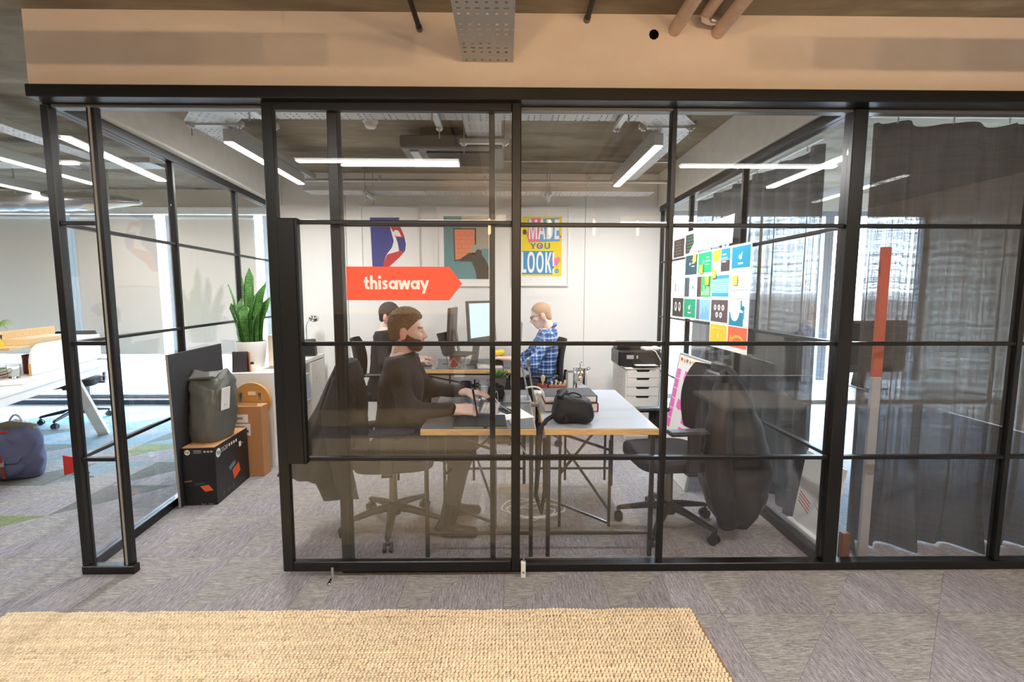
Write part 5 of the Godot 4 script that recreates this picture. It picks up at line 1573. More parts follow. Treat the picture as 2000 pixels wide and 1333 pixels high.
func desk_things() -> void:
	var D := 0.7355
	var o := thing("graphics_tablet", "black drawing tablet with green edges at the desk's near end", "tablet", Vector3(-0.145, D, -0.235), 0.04)
	part(o, "slab", bx(Vector3(0, 0.006, 0), Vector3(0.29, 0.010, 0.235), 0.003), mat("tablet_black", rgb(38, 38, 40), 0.55))
	part(o, "edge", bx(Vector3(0, 0.0032, 0.1165), Vector3(0.28, 0.004, 0.004)), mat("lime", rgb(176, 190, 40), 0.5), "lime green edge")
	part(o, "loop", bx(Vector3(0.03, 0.004, 0.122), Vector3(0.022, 0.008, 0.016), 0.002), mats["black_plastic"])
	keyboard("white keyboard under the bearded man's far hand", Vector3(-0.095, D, -0.545), PI / 2 - 0.05)
	mouse("white mouse on the bearded man's desk", Vector3(0.05, D, -0.225), 0.1)
	for q: Array in [["loose white sheet under the bearded man's sleeve", Vector3(-0.33, D + 0.0004, -0.49), Vector2(0.21, 0.297), 1.45], ["loose white sheet under the phone", Vector3(0.02, D + 0.0004, -0.43), Vector2(0.21, 0.297), 0.35]]:
		var p := thing("paper_sheet", q[0], "paper", q[1], q[3], "loose papers on the desk")
		part(p, "sheet", bx(Vector3(0, 0.001, 0), Vector3(q[2].x, 0.0015, q[2].y)), mats["white_paper"])
	var pen := thing("pen", "grey pen lying on the loose sheet", "pen", Vector3(-0.30, D + 0.007, -0.45))
	part(pen, "barrel", tb([Vector3(-0.06, 0, -0.01), Vector3(0.06, 0, 0.015)], 0.0045, 8), mats["grey_metal"])
	part(pen, "tip", tb([Vector3(0.06, 0, 0.015), Vector3(0.075, 0, 0.018)], [0.0045, 0.001], 8), mats["black_plastic"])
	var ph := thing("phone", "black phone on the loose sheet with its white charging lead", "phone", Vector3(0.0, D + 0.002, -0.47), 0.5)
	part(ph, "body", bx(Vector3(0, 0.004, 0), Vector3(0.068, 0.008, 0.138), 0.003), mats["black_plastic"])
	part(ph, "charging_lead", tb(arc(Vector3(0, 0.010, 0.06), Vector3(-0.06, 0.06, -0.10), Vector3(0.02, 0.09, -0.17), 12) + arc(Vector3(0.02, 0.09, -0.17), Vector3(0.05, 0.1, -0.2), Vector3(0.06, 0.004, -0.22), 6), 0.0022, 6), mats["white_paint"])
	var mg := thing("mug", "dark navy mug on the bearded man's desk", "mug", Vector3(-0.285, D, -0.93))
	part(mg, "cup", lt([Vector2(0, 0), Vector2(0.036, 0), Vector2(0.044, 0.10), Vector2(0.041, 0.10), Vector2(0.034, 0.006), Vector2(0, 0.006)], 24), mat("navy", rgb(30, 38, 54), 0.3))
	part(mg, "handle", tb(arc(Vector3(-0.040, 0.08, 0), Vector3(-0.085, 0.05, 0), Vector3(-0.037, 0.02, 0)), 0.005, 8), mats["navy"])
	tumbler("tall glass of water on the bearded man's desk", Vector3(-0.150, D, -0.80), 0.038, 0.135, 0.7)
	var cam := thing("photo_camera", "black camera body behind the keyboard", "camera", Vector3(-0.075, D, -0.86), 0.5)
	part(cam, "body", bx(Vector3(0, 0.042, 0), Vector3(0.13, 0.084, 0.05), 0.012), mats["black_plastic"])
	part(cam, "prism_hump", bx(Vector3(0, 0.092, 0), Vector3(0.05, 0.026, 0.045), 0.009), mats["black_plastic"])
	part(cam, "lens", tb([Vector3(0, 0.042, 0.025), Vector3(0, 0.042, 0.085)], [0.033, 0.031], 18), mats["black_plastic"])
	part(cam, "grip", bx(Vector3(-0.055, 0.04, 0.026), Vector3(0.028, 0.07, 0.022), 0.009), mats["black_plastic"])
	var su := thing("succulent", "green succulent in a grey concrete pot beside the silver screen", "plant", Vector3(-0.055, D, -1.06))
	part(su, "pot", lt([Vector2(0, 0), Vector2(0.040, 0), Vector2(0.062, 0.11), Vector2(0.060, 0.115), Vector2(0.052, 0.113), Vector2(0.048, 0.10), Vector2(0, 0.10)], 24), mat("pot_grey", rgb(158, 158, 148), 0.9))
	var lm := mat("agave", rgb(128, 172, 98), 0.45)
	var rng := RandomNumberGenerator.new()
	rng.seed = 6
	for k in 26:
		var a := k * 2.4
		var lift := 0.25 + 1.1 * k / 26.0
		var d := Vector3(cos(a) * cos(lift), sin(lift), sin(a) * cos(lift))
		var l := 0.085 - 0.001 * k
		var base := Vector3(cos(a), 0, sin(a)) * 0.012 + Vector3(0, 0.105, 0)
		var g := G.new()
		g.tube([base, base + d * l * 0.4, base + d * l * 0.8 + Vector3(0, 0.004, 0), base + d * l + Vector3(0, 0.009, 0)], [0.006, 0.008, 0.005, 0.0008], 6)
		part(su, "leaf", g, lm)
	monitor("silver all-in-one computer seen edge on at the bearded man's desk", Vector3(0.055, D, -0.80), -PI / 2 + 0.02, 0.62, 0.50, 0.30, false, -0.06, true)
	# camera bag on the near corner of the second desk
	var bag := thing("camera_bag", "rounded black camera bag on the corner of the blue-grey desk", "bag", Vector3(0.375, D, -0.235), -0.1)
	var s := Soft.new()
	s.cell = 0.006
	s.k = 90.0
	for e: float in [-1.0, 1.0]:
		s.add(Vector3(-0.070, 0.050, e * 0.042), Vector3(-0.060, 0.122, e * 0.036), 0.046, 0.040)
		s.add(Vector3(0.072, 0.050, e * 0.040), Vector3(0.066, 0.092, e * 0.036), 0.046, 0.042)
	s.egg(Vector3(0.0, 0.075, 0), Vector3(0.100, 0.080, 0.088))
	s.cuts.append([Vector3(0, -1, 0), -0.001])
	var bg := G.new()
	s.build(bg, Transform3D(), func(_p): return Color(1, 1, 1))
	var bm := mat("bag_black", rgb(29, 30, 32), 0.65)
	part(bag, "body", bg, bm)
	part(bag, "flap", tb([Vector3(-0.075, 0.15, 0.07), Vector3(-0.045, 0.172, 0.0), Vector3(-0.075, 0.155, -0.07)], [0.016, 0.020, 0.016], 10), bm)
	part(bag, "handle", tb(arc(Vector3(-0.03, 0.160, 0.02), Vector3(0.01, 0.185, 0.02), Vector3(0.05, 0.150, 0.02)), 0.005, 8), mats["black_plastic"])
	part(bag, "zip", tb([Vector3(-0.02, 0.155, 0.055), Vector3(0.06, 0.140, 0.062), Vector3(0.105, 0.10, 0.055)], 0.0025, 6), mats["grey_metal"])
	part(bag, "clip", bx(Vector3(-0.035, 0.035, 0.090), Vector3(0.024, 0.036, 0.010), 0.003), mats["black_plastic"])
	part(bag, "strap", tb([Vector3(-0.09, 0.055, 0.04), Vector3(-0.145, 0.022, 0.06), Vector3(-0.178, -0.02, 0.11), Vector3(-0.185, -0.20, 0.10), Vector3(-0.20, -0.40, 0.08), Vector3(-0.17, -0.52, 0.05), Vector3(-0.15, -0.40, 0.02), Vector3(-0.155, -0.1, 0.0)], 0.013, 6), bm)
	for q: Array in [["white boxed book with a red spine on the blue-grey desk", 0.0, 0.052, rgb(150, 34, 44), 0.33, 0.24], ["large grey book on top of the red spined one", 0.052, 0.044, rgb(78, 82, 86), 0.32, 0.25]]:
		var b := thing("book", q[0], "book", Vector3(0.40, D + q[1], -0.58 - 0.02 * q[1] * 20.0), 0.03, "books on the blue-grey desk")
		var cv := mat("bk_%s" % str(q[1]), q[3], 0.6)
		for y: float in [0.002, q[2] - 0.002]: part(b, "cover", bx(Vector3(0, y, 0), Vector3(q[4], 0.004, q[5]), 0.001), cv)
		part(b, "spine", bx(Vector3(q[4] * 0.5 - 0.002, q[2] * 0.5, 0), Vector3(0.004, q[2], q[5]), 0.001), cv)
		part(b, "pages", bx(Vector3(-0.004, q[2] * 0.5, 0), Vector3(q[4] - 0.008, q[2] - 0.008, q[5] - 0.008)), mats["white_paper"])
	var wb := thing("white_box", "small white box beside the stacked books", "box", Vector3(0.225 + 0.035, D, -0.74), 0.02)
	part(wb, "box", bx(Vector3(0, 0.03, 0), Vector3(0.09, 0.06, 0.10), 0.003), mats["white_paint"])
	part(wb, "lid", bx(Vector3(0, 0.062, 0), Vector3(0.092, 0.006, 0.102), 0.002), mats["white_paper"])
	var bp := thing("brush_pot", "terracotta pot holding brushes on the blue-grey desk", "pot", Vector3(0.262, D, -0.97))
	part(bp, "pot", lt([Vector2(0, 0), Vector2(0.030, 0), Vector2(0.036, 0.075), Vector2(0.032, 0.075), Vector2(0.028, 0.008), Vector2(0, 0.008)], 20), mat("terracotta", rgb(150, 66, 46), 0.8))
	part(bp, "brush", tb([Vector3(0.0, 0.02, 0), Vector3(0.002, 0.09, 0), Vector3(0.003, 0.10, 0), Vector3(0.003, 0.125, 0), Vector3(0.003, 0.14, 0)], [0.005, 0.006, 0.013, 0.017, 0.008], 10), mat("bristle", rgb(222, 204, 170), 0.9))
	var br := thing("brush_pot", "red tray of wooden pegs beside the terracotta pot", "tray", Vector3(0.375, D, -1.00))
	part(br, "tray", bx(Vector3(0, 0.03, 0), Vector3(0.13, 0.06, 0.06), 0.006), mat("red_tray", rgb(140, 56, 40), 0.7))
	for k in 4: part(br, "peg", tb([Vector3(-0.045 + 0.03 * k, 0.055, 0), Vector3(-0.042 + 0.032 * k, 0.085 + 0.012 * (k % 2), 0.005)], 0.008, 8), mats["bristle"])
	var fp := thing("french_press", "polished steel coffee press at the far end of the desk", "coffee press", Vector3(0.545, D, -1.06))
	part(fp, "body", lt([Vector2(0, 0), Vector2(0.048, 0), Vector2(0.050, 0.004), Vector2(0.050, 0.165), Vector2(0.047, 0.168), Vector2(0, 0.168)], 28), mats["chrome"])
	part(fp, "lid", lt([Vector2(0, 0.168), Vector2(0.052, 0.168), Vector2(0.050, 0.180), Vector2(0.015, 0.190), Vector2(0, 0.190)], 24), mats["chrome"])
	part(fp, "plunger", lt([Vector2(0, 0.19), Vector2(0.004, 0.19), Vector2(0.004, 0.212), Vector2(0.014, 0.216), Vector2(0.012, 0.226), Vector2(0, 0.228)], 14), mats["chrome"])
	part(fp, "handle", tb([Vector3(-0.048, 0.150, 0), Vector3(-0.092, 0.150, 0), Vector3(-0.096, 0.145, 0), Vector3(-0.096, 0.035, 0)], 0.009, 8), mats["steel"])
	part(fp, "spout", tb([Vector3(0.046, 0.166, 0), Vector3(0.075, 0.176, 0)], [0.016, 0.008], 8), mats["chrome"])
	# leads and the socket strip under the desks
	var ex := thing("extension_lead", "white socket strip with coiled leads on the floor under the desks", "extension lead", Vector3(0.10, 0, -0.62))
	part(ex, "socket_strip", bx(Vector3(0.0, 0.16, -0.05), Vector3(0.30, 0.045, 0.055), 0.006), mats["white_paint"])
	rng.seed = 8
	for k in 4:
		var pts := []
		for j in 18:
			var a := TAU * j / 16.0 + k
			pts.append(Vector3(0.08 + (0.10 + 0.03 * k) * cos(a) * 1.1, 0.012 + 0.012 * k + 0.02 * absf(sin(a * 2.0 + k)), 0.02 + (0.08 + 0.02 * k) * sin(a)))
		part(ex, "lead", tb(pts, 0.0045, 6), mats["white_paint"])
	part(ex, "hanging_lead", tb(arc(Vector3(-0.3, 0.68, 0.0), Vector3(0.05, 0.58, 0.1), Vector3(0.12, 0.16, -0.05), 12), 0.0045, 6), mats["white_paint"])
	# a curved white lead and silver arm at the joint of the two desks
	var ar := thing("lamp_arm", "silver jointed lamp arm with white lead between the two desks", "lamp", Vector3(0.185, D, -0.62))
	part(ar, "base", bx(Vector3(0.0, 0.01, 0), Vector3(0.05, 0.02, 0.06), 0.004), mats["steel"])
	part(ar, "arm", tb([Vector3(0, 0.02, 0), Vector3(-0.04, 0.26, -0.02)], 0.006, 8), mats["steel"])
	part(ar, "knuckle", bx(Vector3(-0.042, 0.275, -0.02), Vector3(0.03, 0.05, 0.02), 0.006), mats["steel"])
	part(ar, "lead", tb(arc(Vector3(-0.06, 0.12, 0.02), Vector3(0.075, 0.17, 0.05), Vector3(0.06, 0.01, 0.10), 12), 0.006, 8), mats["white_paint"])
	# back desk
	D = 0.7425
	monitor("dark monitor with a bright screen turned to the man in the checked shirt", Vector3(-0.235, D, -2.38), 1.05, 0.50, 0.42, 0.43, true, -0.06)
	monitor("dark monitor seen from behind in front of the man by the back wall", Vector3(-0.56, D, -2.46), -PI / 2 - 0.05, 0.48, 0.42, 0.36, false, -0.05)
	var lp := thing("laptop", "dark laptop open on a silver stand", "laptop", Vector3(-0.44, D, -2.19), 1.3)
	part(lp, "base", bx(Vector3(0, 0.13, 0), Vector3(0.32, 0.014, 0.22), 0.003), mats["tablet_black"])
	part(lp, "screen", bx(Vector3(0, 0.235, -0.145), Vector3(0.32, 0.21, 0.008), 0.003, Basis(Vector3.RIGHT, -0.30)), mats["tablet_black"])
	var lst := G.new()
	for e: float in [-1.0, 1.0]:
		lst.tube([Vector3(e * 0.11, 0.12, 0.09), Vector3(e * 0.11, 0.008, 0.05), Vector3(e * 0.11, 0.006, -0.09), Vector3(e * 0.11, 0.12, -0.10)], 0.006, 8)
	lst.tube([Vector3(-0.11, 0.006, -0.02), Vector3(0.11, 0.006, -0.02)], 0.006, 8)
	part(lp, "stand", lst, mats["steel"])
	var pl := thing("book", "pale book lying under the laptop stand", "book", Vector3(-0.16, D, -2.17), 0.1)
	part(pl, "cover", bx(Vector3(0, 0.012, 0), Vector3(0.24, 0.024, 0.17), 0.002), mat("book_pale", rgb(206, 198, 182), 0.7))
	part(pl, "pages", bx(Vector3(0.002, 0.012, 0.002), Vector3(0.239, 0.017, 0.169)), mats["white_paper"])
	var rp := thing("red_tin", "red pot with tangled white leads on the back desk", "pot", Vector3(-0.50, D, -2.20))
	part(rp, "pot", lt([Vector2(0, 0), Vector2(0.035, 0), Vector2(0.05, 0.09), Vector2(0.045, 0.12), Vector2(0, 0.12)], 18), mat("red_pot", rgb(176, 66, 52), 0.6))
	part(rp, "lead", tb([Vector3(-0.06, 0.01, 0.05), Vector3(0.0, 0.10, 0.06), Vector3(0.05, 0.03, 0.06), Vector3(0.09, 0.10, 0.05), Vector3(0.11, 0.01, 0.06), Vector3(0.13, 0.11, 0.05)], 0.004, 6), mats["white_paint"])
	var yp := thing("pencil_case", "yellow pouch beside the bright monitor", "pouch", Vector3(-0.08, D, -2.20), 0.3)
	var s2 := Soft.new()
	s2.cell = 0.006
	s2.k = 100.0
	s2.add(Vector3(-0.04, 0.13, 0), Vector3(0.04, 0.14, 0), 0.028, 0.032)
	var yg := G.new()
	s2.build(yg, Transform3D(), func(_p): return Color(1, 1, 1))
	part(yp, "pouch", yg, mat("yellow", rgb(236, 206, 60), 0.6))
	part(yp, "tin", bx(Vector3(0, 0.05, 0), Vector3(0.10, 0.10, 0.07), 0.008), mat("tin_dark", rgb(60, 52, 50), 0.4))
	tumbler("empty tumbler on the back desk", Vector3(-0.68, D, -2.10), 0.036, 0.09, 0.0)
	mouse("white mouse on the back desk", Vector3(-0.84, D, -2.12), 1.2)
	keyboard("white keyboard under the hand of the man by the back wall", Vector3(-0.78, D, -2.40), -PI / 2 + 0.15)

# ---------------------------------------------------------------- people
func lin(r: int, g: int, b: int) -> Color: return Color8(r, g, b).srgb_to_linear()

func hand(g: G, xf: Transform3D, thumb: float, curls: Array, sk: Color) -> void:   # wrist at the origin, fingers along +x, palm down
	var s := Soft.new()
	s.cell = 0.0038
	s.k = 330.0
	var zs := [0.030, 0.010, -0.010, -0.029]
	var ln := [0.072, 0.080, 0.075, 0.060]
	s.add(Vector3(-0.035, 0, 0.012), Vector3(0.01, 0, 0.014), 0.025, 0.022)
	s.add(Vector3(-0.035, 0, -0.012), Vector3(0.01, 0, -0.014), 0.025, 0.022)
	for k in 4:
		var z: float = zs[k] * thumb
		var a := Vector3(0.012, 0.001, z * 0.65)
		var b := Vector3(0.083 - 0.004 * absf(k - 1), 0.004, z)
		s.add(a, b, 0.0145, 0.0118)
		var p := b
		var ang := 0.0
		var rr := 0.0092 if k < 3 else 0.0082
		for j in 3:
			ang += curls[k] * (0.55 if j == 0 else (0.9 if j == 1 else 0.55))
			var l: float = ln[k] * [0.47, 0.30, 0.23][j]
			var q := p + Vector3(cos(ang), -sin(ang), 0.10 * z / 0.03 * (0.25 if j == 0 else 0.0)) * l
			s.add(p, q, rr, rr - 0.0007)
			p = q
			rr -= 0.0006
	var t0 := Vector3(0.018, -0.006, 0.026 * thumb)
	var t1 := Vector3(0.050, -0.018, 0.050 * thumb)
	var t2 := Vector3(0.078, -0.030, 0.050 * thumb)
	var t3 := Vector3(0.096, -0.038, 0.042 * thumb)
	s.add(t0, t1, 0.016, 0.0120)
	s.add(t1, t2, 0.0112, 0.0100)
	s.add(t2, t3, 0.0098, 0.0082)
	s.build(g, xf, func(p: Vector3): return sk.lerp(sk * Color(1.0, 0.80, 0.76), clampf((p.x - 0.06) * 9.0, 0.0, 0.6)))

func head(g: G, hg: G, bg: G, xf: Transform3D, sk: Color, hair_in: float, beard: bool, curl: float) -> void:   # centre of the skull at the origin, looking along +x
	var s := Soft.new()
	s.cell = 0.0042
	s.k = 150.0
	s.egg(Vector3(-0.012, 0.036, 0), Vector3(0.093, 0.083, 0.073))
	s.egg(Vector3(0.036, -0.040, 0), Vector3(0.050, 0.072, 0.053))
	s.add(Vector3(0.060, -0.094, -0.012), Vector3(0.060, -0.094, 0.012), 0.021)
	for e: float in [-1.0, 1.0]:
		s.add(Vector3(-0.012, -0.050, e * 0.050), Vector3(0.050, -0.092, e * 0.022), 0.019, 0.017)
		s.egg(Vector3(0.056, -0.020, e * 0.038), Vector3(0.026, 0.022, 0.022))
		s.egg(Vector3(0.096, -0.033, e * 0.0105), Vector3(0.010, 0.008, 0.008))
		s.egg(Vector3(-0.012, -0.014, e * 0.078), Vector3(0.022, 0.033, 0.009), Basis(Vector3.UP, e * -0.35) * Basis(Vector3.BACK, -0.15))
		s.egg(Vector3(-0.018, -0.014, e * 0.083), Vector3(0.010, 0.028, 0.007), Basis(Vector3.UP, e * -0.4))
	s.add(Vector3(0.074, 0.020, -0.030), Vector3(0.074, 0.020, 0.030), 0.0115)
	s.add(Vector3(0.084, 0.012, 0), Vector3(0.108, -0.028, 0), 0.0085, 0.0115)
	s.add(Vector3(0.082, -0.055, -0.012), Vector3(0.082, -0.055, 0.012), 0.0085)
	s.add(Vector3(0.080, -0.068, -0.010), Vector3(0.080, -0.068, 0.010), 0.0090)
	s.add(Vector3(-0.030, -0.060, 0), Vector3(-0.052, -0.215, 0), 0.052, 0.058)
	s.dig.append([Vector3(0.101, 0.001, 0.033), 0.021])
	s.dig.append([Vector3(0.101, 0.001, -0.033), 0.021])
	var lip := sk * Color(0.86, 0.56, 0.54)
	var pinkish := sk * Color(1.0, 0.72, 0.68)
	s.build(g, xf, func(p: Vector3):
		if absf(p.z) > 0.076: return pinkish
		if p.x > 0.078 and p.y < -0.048 and p.y > -0.076 and absf(p.z) < 0.024: return lip
		if p.x > 0.066 and p.y > 0.016 and p.y < 0.027 and absf(p.z) > 0.011 and absf(p.z) < 0.046: return sk * Color(0.34, 0.27, 0.22)
		return sk)
	for e: float in [-1.0, 1.0]:
		g.tint = lin(232, 228, 222)
		g.ball(xf * Vector3(0.0745, 0.0, e * 0.032), Vector3(0.0115, 0.0115, 0.0115), 14)
		g.tint = lin(48, 52, 58)
		g.ball(xf * Vector3(0.0815, -0.001, e * 0.0325), Vector3(0.0054, 0.0054, 0.0054), 10)
	g.tint = Color(1, 1, 1)
	var h := Soft.new()
	h.cell = 0.0045
	h.k = 150.0
	h.egg(Vector3(-0.015, 0.038, 0), Vector3(0.094 + hair_in, 0.084 + hair_in * 1.35, 0.074 + hair_in * 0.8))
	h.egg(Vector3(-0.055, -0.03, 0), Vector3(0.046 + hair_in * 0.6, 0.05, 0.052 + hair_in * 0.6))
	h.cuts.append([Vector3(0.74, -0.67, 0), 0.004])
	h.cuts.append([Vector3(0, -1, 0), 0.078])
	h.rough = curl
	h.rough_f = 150.0
	h.build(hg, xf, func(_p): return Color(1, 1, 1))
	if beard:
		var b := Soft.new()
		b.cell = 0.0042
		b.k = 150.0
		b.egg(Vector3(0.036, -0.042, 0), Vector3(0.053, 0.078, 0.056))
		b.add(Vector3(0.064, -0.098, -0.012), Vector3(0.064, -0.098, 0.012), 0.025)
		for e: float in [-1.0, 1.0]:
			b.add(Vector3(-0.010, -0.030, e * 0.053), Vector3(-0.006, -0.062, e * 0.052), 0.019)
			b.add(Vector3(-0.010, -0.055, e * 0.051), Vector3(0.052, -0.096, e * 0.022), 0.023, 0.021)
		b.add(Vector3(0.085, -0.046, -0.016), Vector3(0.085, -0.046, 0.016), 0.0065)
		b.cuts.append([Vector3(0.35, 0.94, 0), -0.018])
		b.cuts.append([Vector3(-1, 0, 0), 0.024])
		b.dig.append([Vector3(0.096, -0.062, 0), 0.015])
		b.rough = 0.0016
		b.rough_f = 260.0
		b.build(bg, xf, func(_p): return Color(1, 1, 1))

func person(label: String, at: Vector3, turn: float, o_: Dictionary) -> Node3D:
	var o := thing("person", label, "person", at, turn)
	var sk: Color = o_.skin
	var body := G.new()
	var hg := G.new()
	var bg := G.new()
	var lean: float = o_.lean
	var hip := Vector3(0, 0.535, 0)
	var chest := Vector3(lean * 0.6, 0.90, 0)
	var sh := Vector3(lean * 0.95, 1.045, 0)
	var hd: Vector3 = o_.head
	var hx := Transform3D(Basis(Vector3.UP, o_.yaw) * Basis(Vector3.BACK, o_.nod), hd)
	head(body, hg, bg, hx, sk, o_.hair_in, o_.has("beard"), o_.curl)
	var s := Soft.new()
	s.cell = 0.013
	s.k = 48.0
	s.add(hip, chest, 0.085, 0.09)
	s.add(chest, sh + Vector3(-0.02, 0.0, 0), 0.09, 0.06)
	s.add(sh + Vector3(-0.01, 0.03, 0), hx * Vector3(-0.045, -0.17, 0), 0.058, 0.048)
	var arms := []
	for e: float in [1.0, -1.0]:
		var a: Dictionary = o_.right if e > 0 else o_.left
		var s0 := sh + Vector3(-0.01, -0.01, e * 0.175)
		s.add(s0, a.elbow, 0.040, 0.034)
		s.add(a.elbow, a.wrist, 0.034, 0.025)
		s.add(Vector3(0, 0.53, e * 0.085), o_.knee * Vector3(1, 1, e), 0.065, 0.05)
		s.add(o_.knee * Vector3(1, 1, e), o_.ankle * Vector3(1, 1, e), 0.045, 0.035)
		arms.append([s0, a, e])
	s.build(body, Transform3D(), func(_p): return sk)
	for q in arms:
		var a: Dictionary = q[1]
		var x: Vector3 = a.point.normalized()
		var up: Vector3 = a.get("up", Vector3.UP)
		var z := x.cross(up).normalized()
		var y := z.cross(x)
		hand(body, Transform3D(Basis(x, y, z), a.wrist + x * 0.03), -q[2], a.curl, sk)
	part(o, "body", body, mats["skin"])
	part(o, "hair", hg, o_.hair)
	if o_.has("beard"): part(o, "beard", bg, o_.beard)
	# top
	var t := Soft.new()
	t.cell = 0.012
	t.k = 42.0
	t.add(hip + Vector3(-0.01, 0.0, -0.06), chest + Vector3(0.0, 0, -0.055), 0.112, 0.112)
	t.add(hip + Vector3(-0.01, 0.0, 0.06), chest + Vector3(0.0, 0, 0.055), 0.112, 0.112)
	t.add(hip + Vector3(0.05, 0.08, 0), chest + Vector3(0.02, 0, 0), 0.09, 0.09)
	t.add(sh + Vector3(-0.015, -0.02, -0.125), sh + Vector3(-0.015, -0.02, 0.125), 0.066)
	t.add(chest, sh + Vector3(-0.025, -0.01, 0), 0.105, 0.075)
	t.add(sh + Vector3(-0.02, 0.03, 0), hx * Vector3(-0.055, -0.165, 0), 0.066, 0.056)
	for q in arms:
		t.add(q[0], q[1].elbow, 0.056, 0.050)
		var w: Vector3 = q[1].wrist
		var c: Vector3 = q[1].elbow
		t.add(c, c.lerp(w, o_.sleeve), 0.050, 0.041)
	t.cuts.append([(hx.basis * Vector3(-0.25, 0.97, 0)).normalized(), (hx.basis * Vector3(-0.25, 0.97, 0)).normalized().dot(hx * Vector3(-0.05, -0.150, 0))])
	t.rough = 0.004
	t.rough_f = 22.0
	var tg := G.new()
	t.build(tg, Transform3D(), func(_p): return Color(1, 1, 1))
	part(o, "shirt", tg, o_.shirt)
	if o_.has("collar"):
		var ring := []
		for k in 15:
			var a := -PI + 0.5 + (TAU - 1.0) * k / 14
			ring.append(hx * Vector3(-0.052 - 0.066 * cos(a), -0.148 + 0.024 * cos(a), 0.066 * sin(a)))
		part(o, "collar", tb(ring, 0.015, 8), o_.shirt)
	var l := Soft.new()
	l.cell = 0.014
	l.k = 45.0
	l.add(Vector3(-0.02, 0.545, -0.06), Vector3(-0.02, 0.545, 0.06), 0.112)
	for e: float in [-1.0, 1.0]:
		l.add(Vector3(0.0, 0.545, e * 0.085), o_.knee * Vector3(1, 1, e), 0.088, 0.068)
		l.add(o_.knee * Vector3(1, 1, e), o_.ankle * Vector3(1, 1, e) + Vector3(0, 0.02, 0), 0.062, 0.050)
	l.cuts.append([Vector3(0, -1, 0), -0.07])
	var lg := G.new()
	l.build(lg, Transform3D(), func(_p): return Color(1, 1, 1))
	part(o, "trousers", lg, o_.legs)
	for e: float in [1.0, -1.0]:
		var f := Soft.new()
		f.cell = 0.008
		f.k = 90.0
		var a: Vector3 = o_.ankle * Vector3(1, 1, e)
		f.add(Vector3(a.x - 0.03, 0.042, a.z), Vector3(a.x + 0.15, 0.034, a.z + e * 0.02), 0.040, 0.032)
		f.add(Vector3(a.x, 0.10, a.z), Vector3(a.x + 0.02, 0.05, a.z), 0.040, 0.040)
		f.cuts.append([Vector3(0, -1, 0), -0.002])
		var fg := G.new()
		f.build(fg, Transform3D(), func(_p): return Color(1, 1, 1))
		part(o, "shoe", fg, mats["shoe"])
	return o

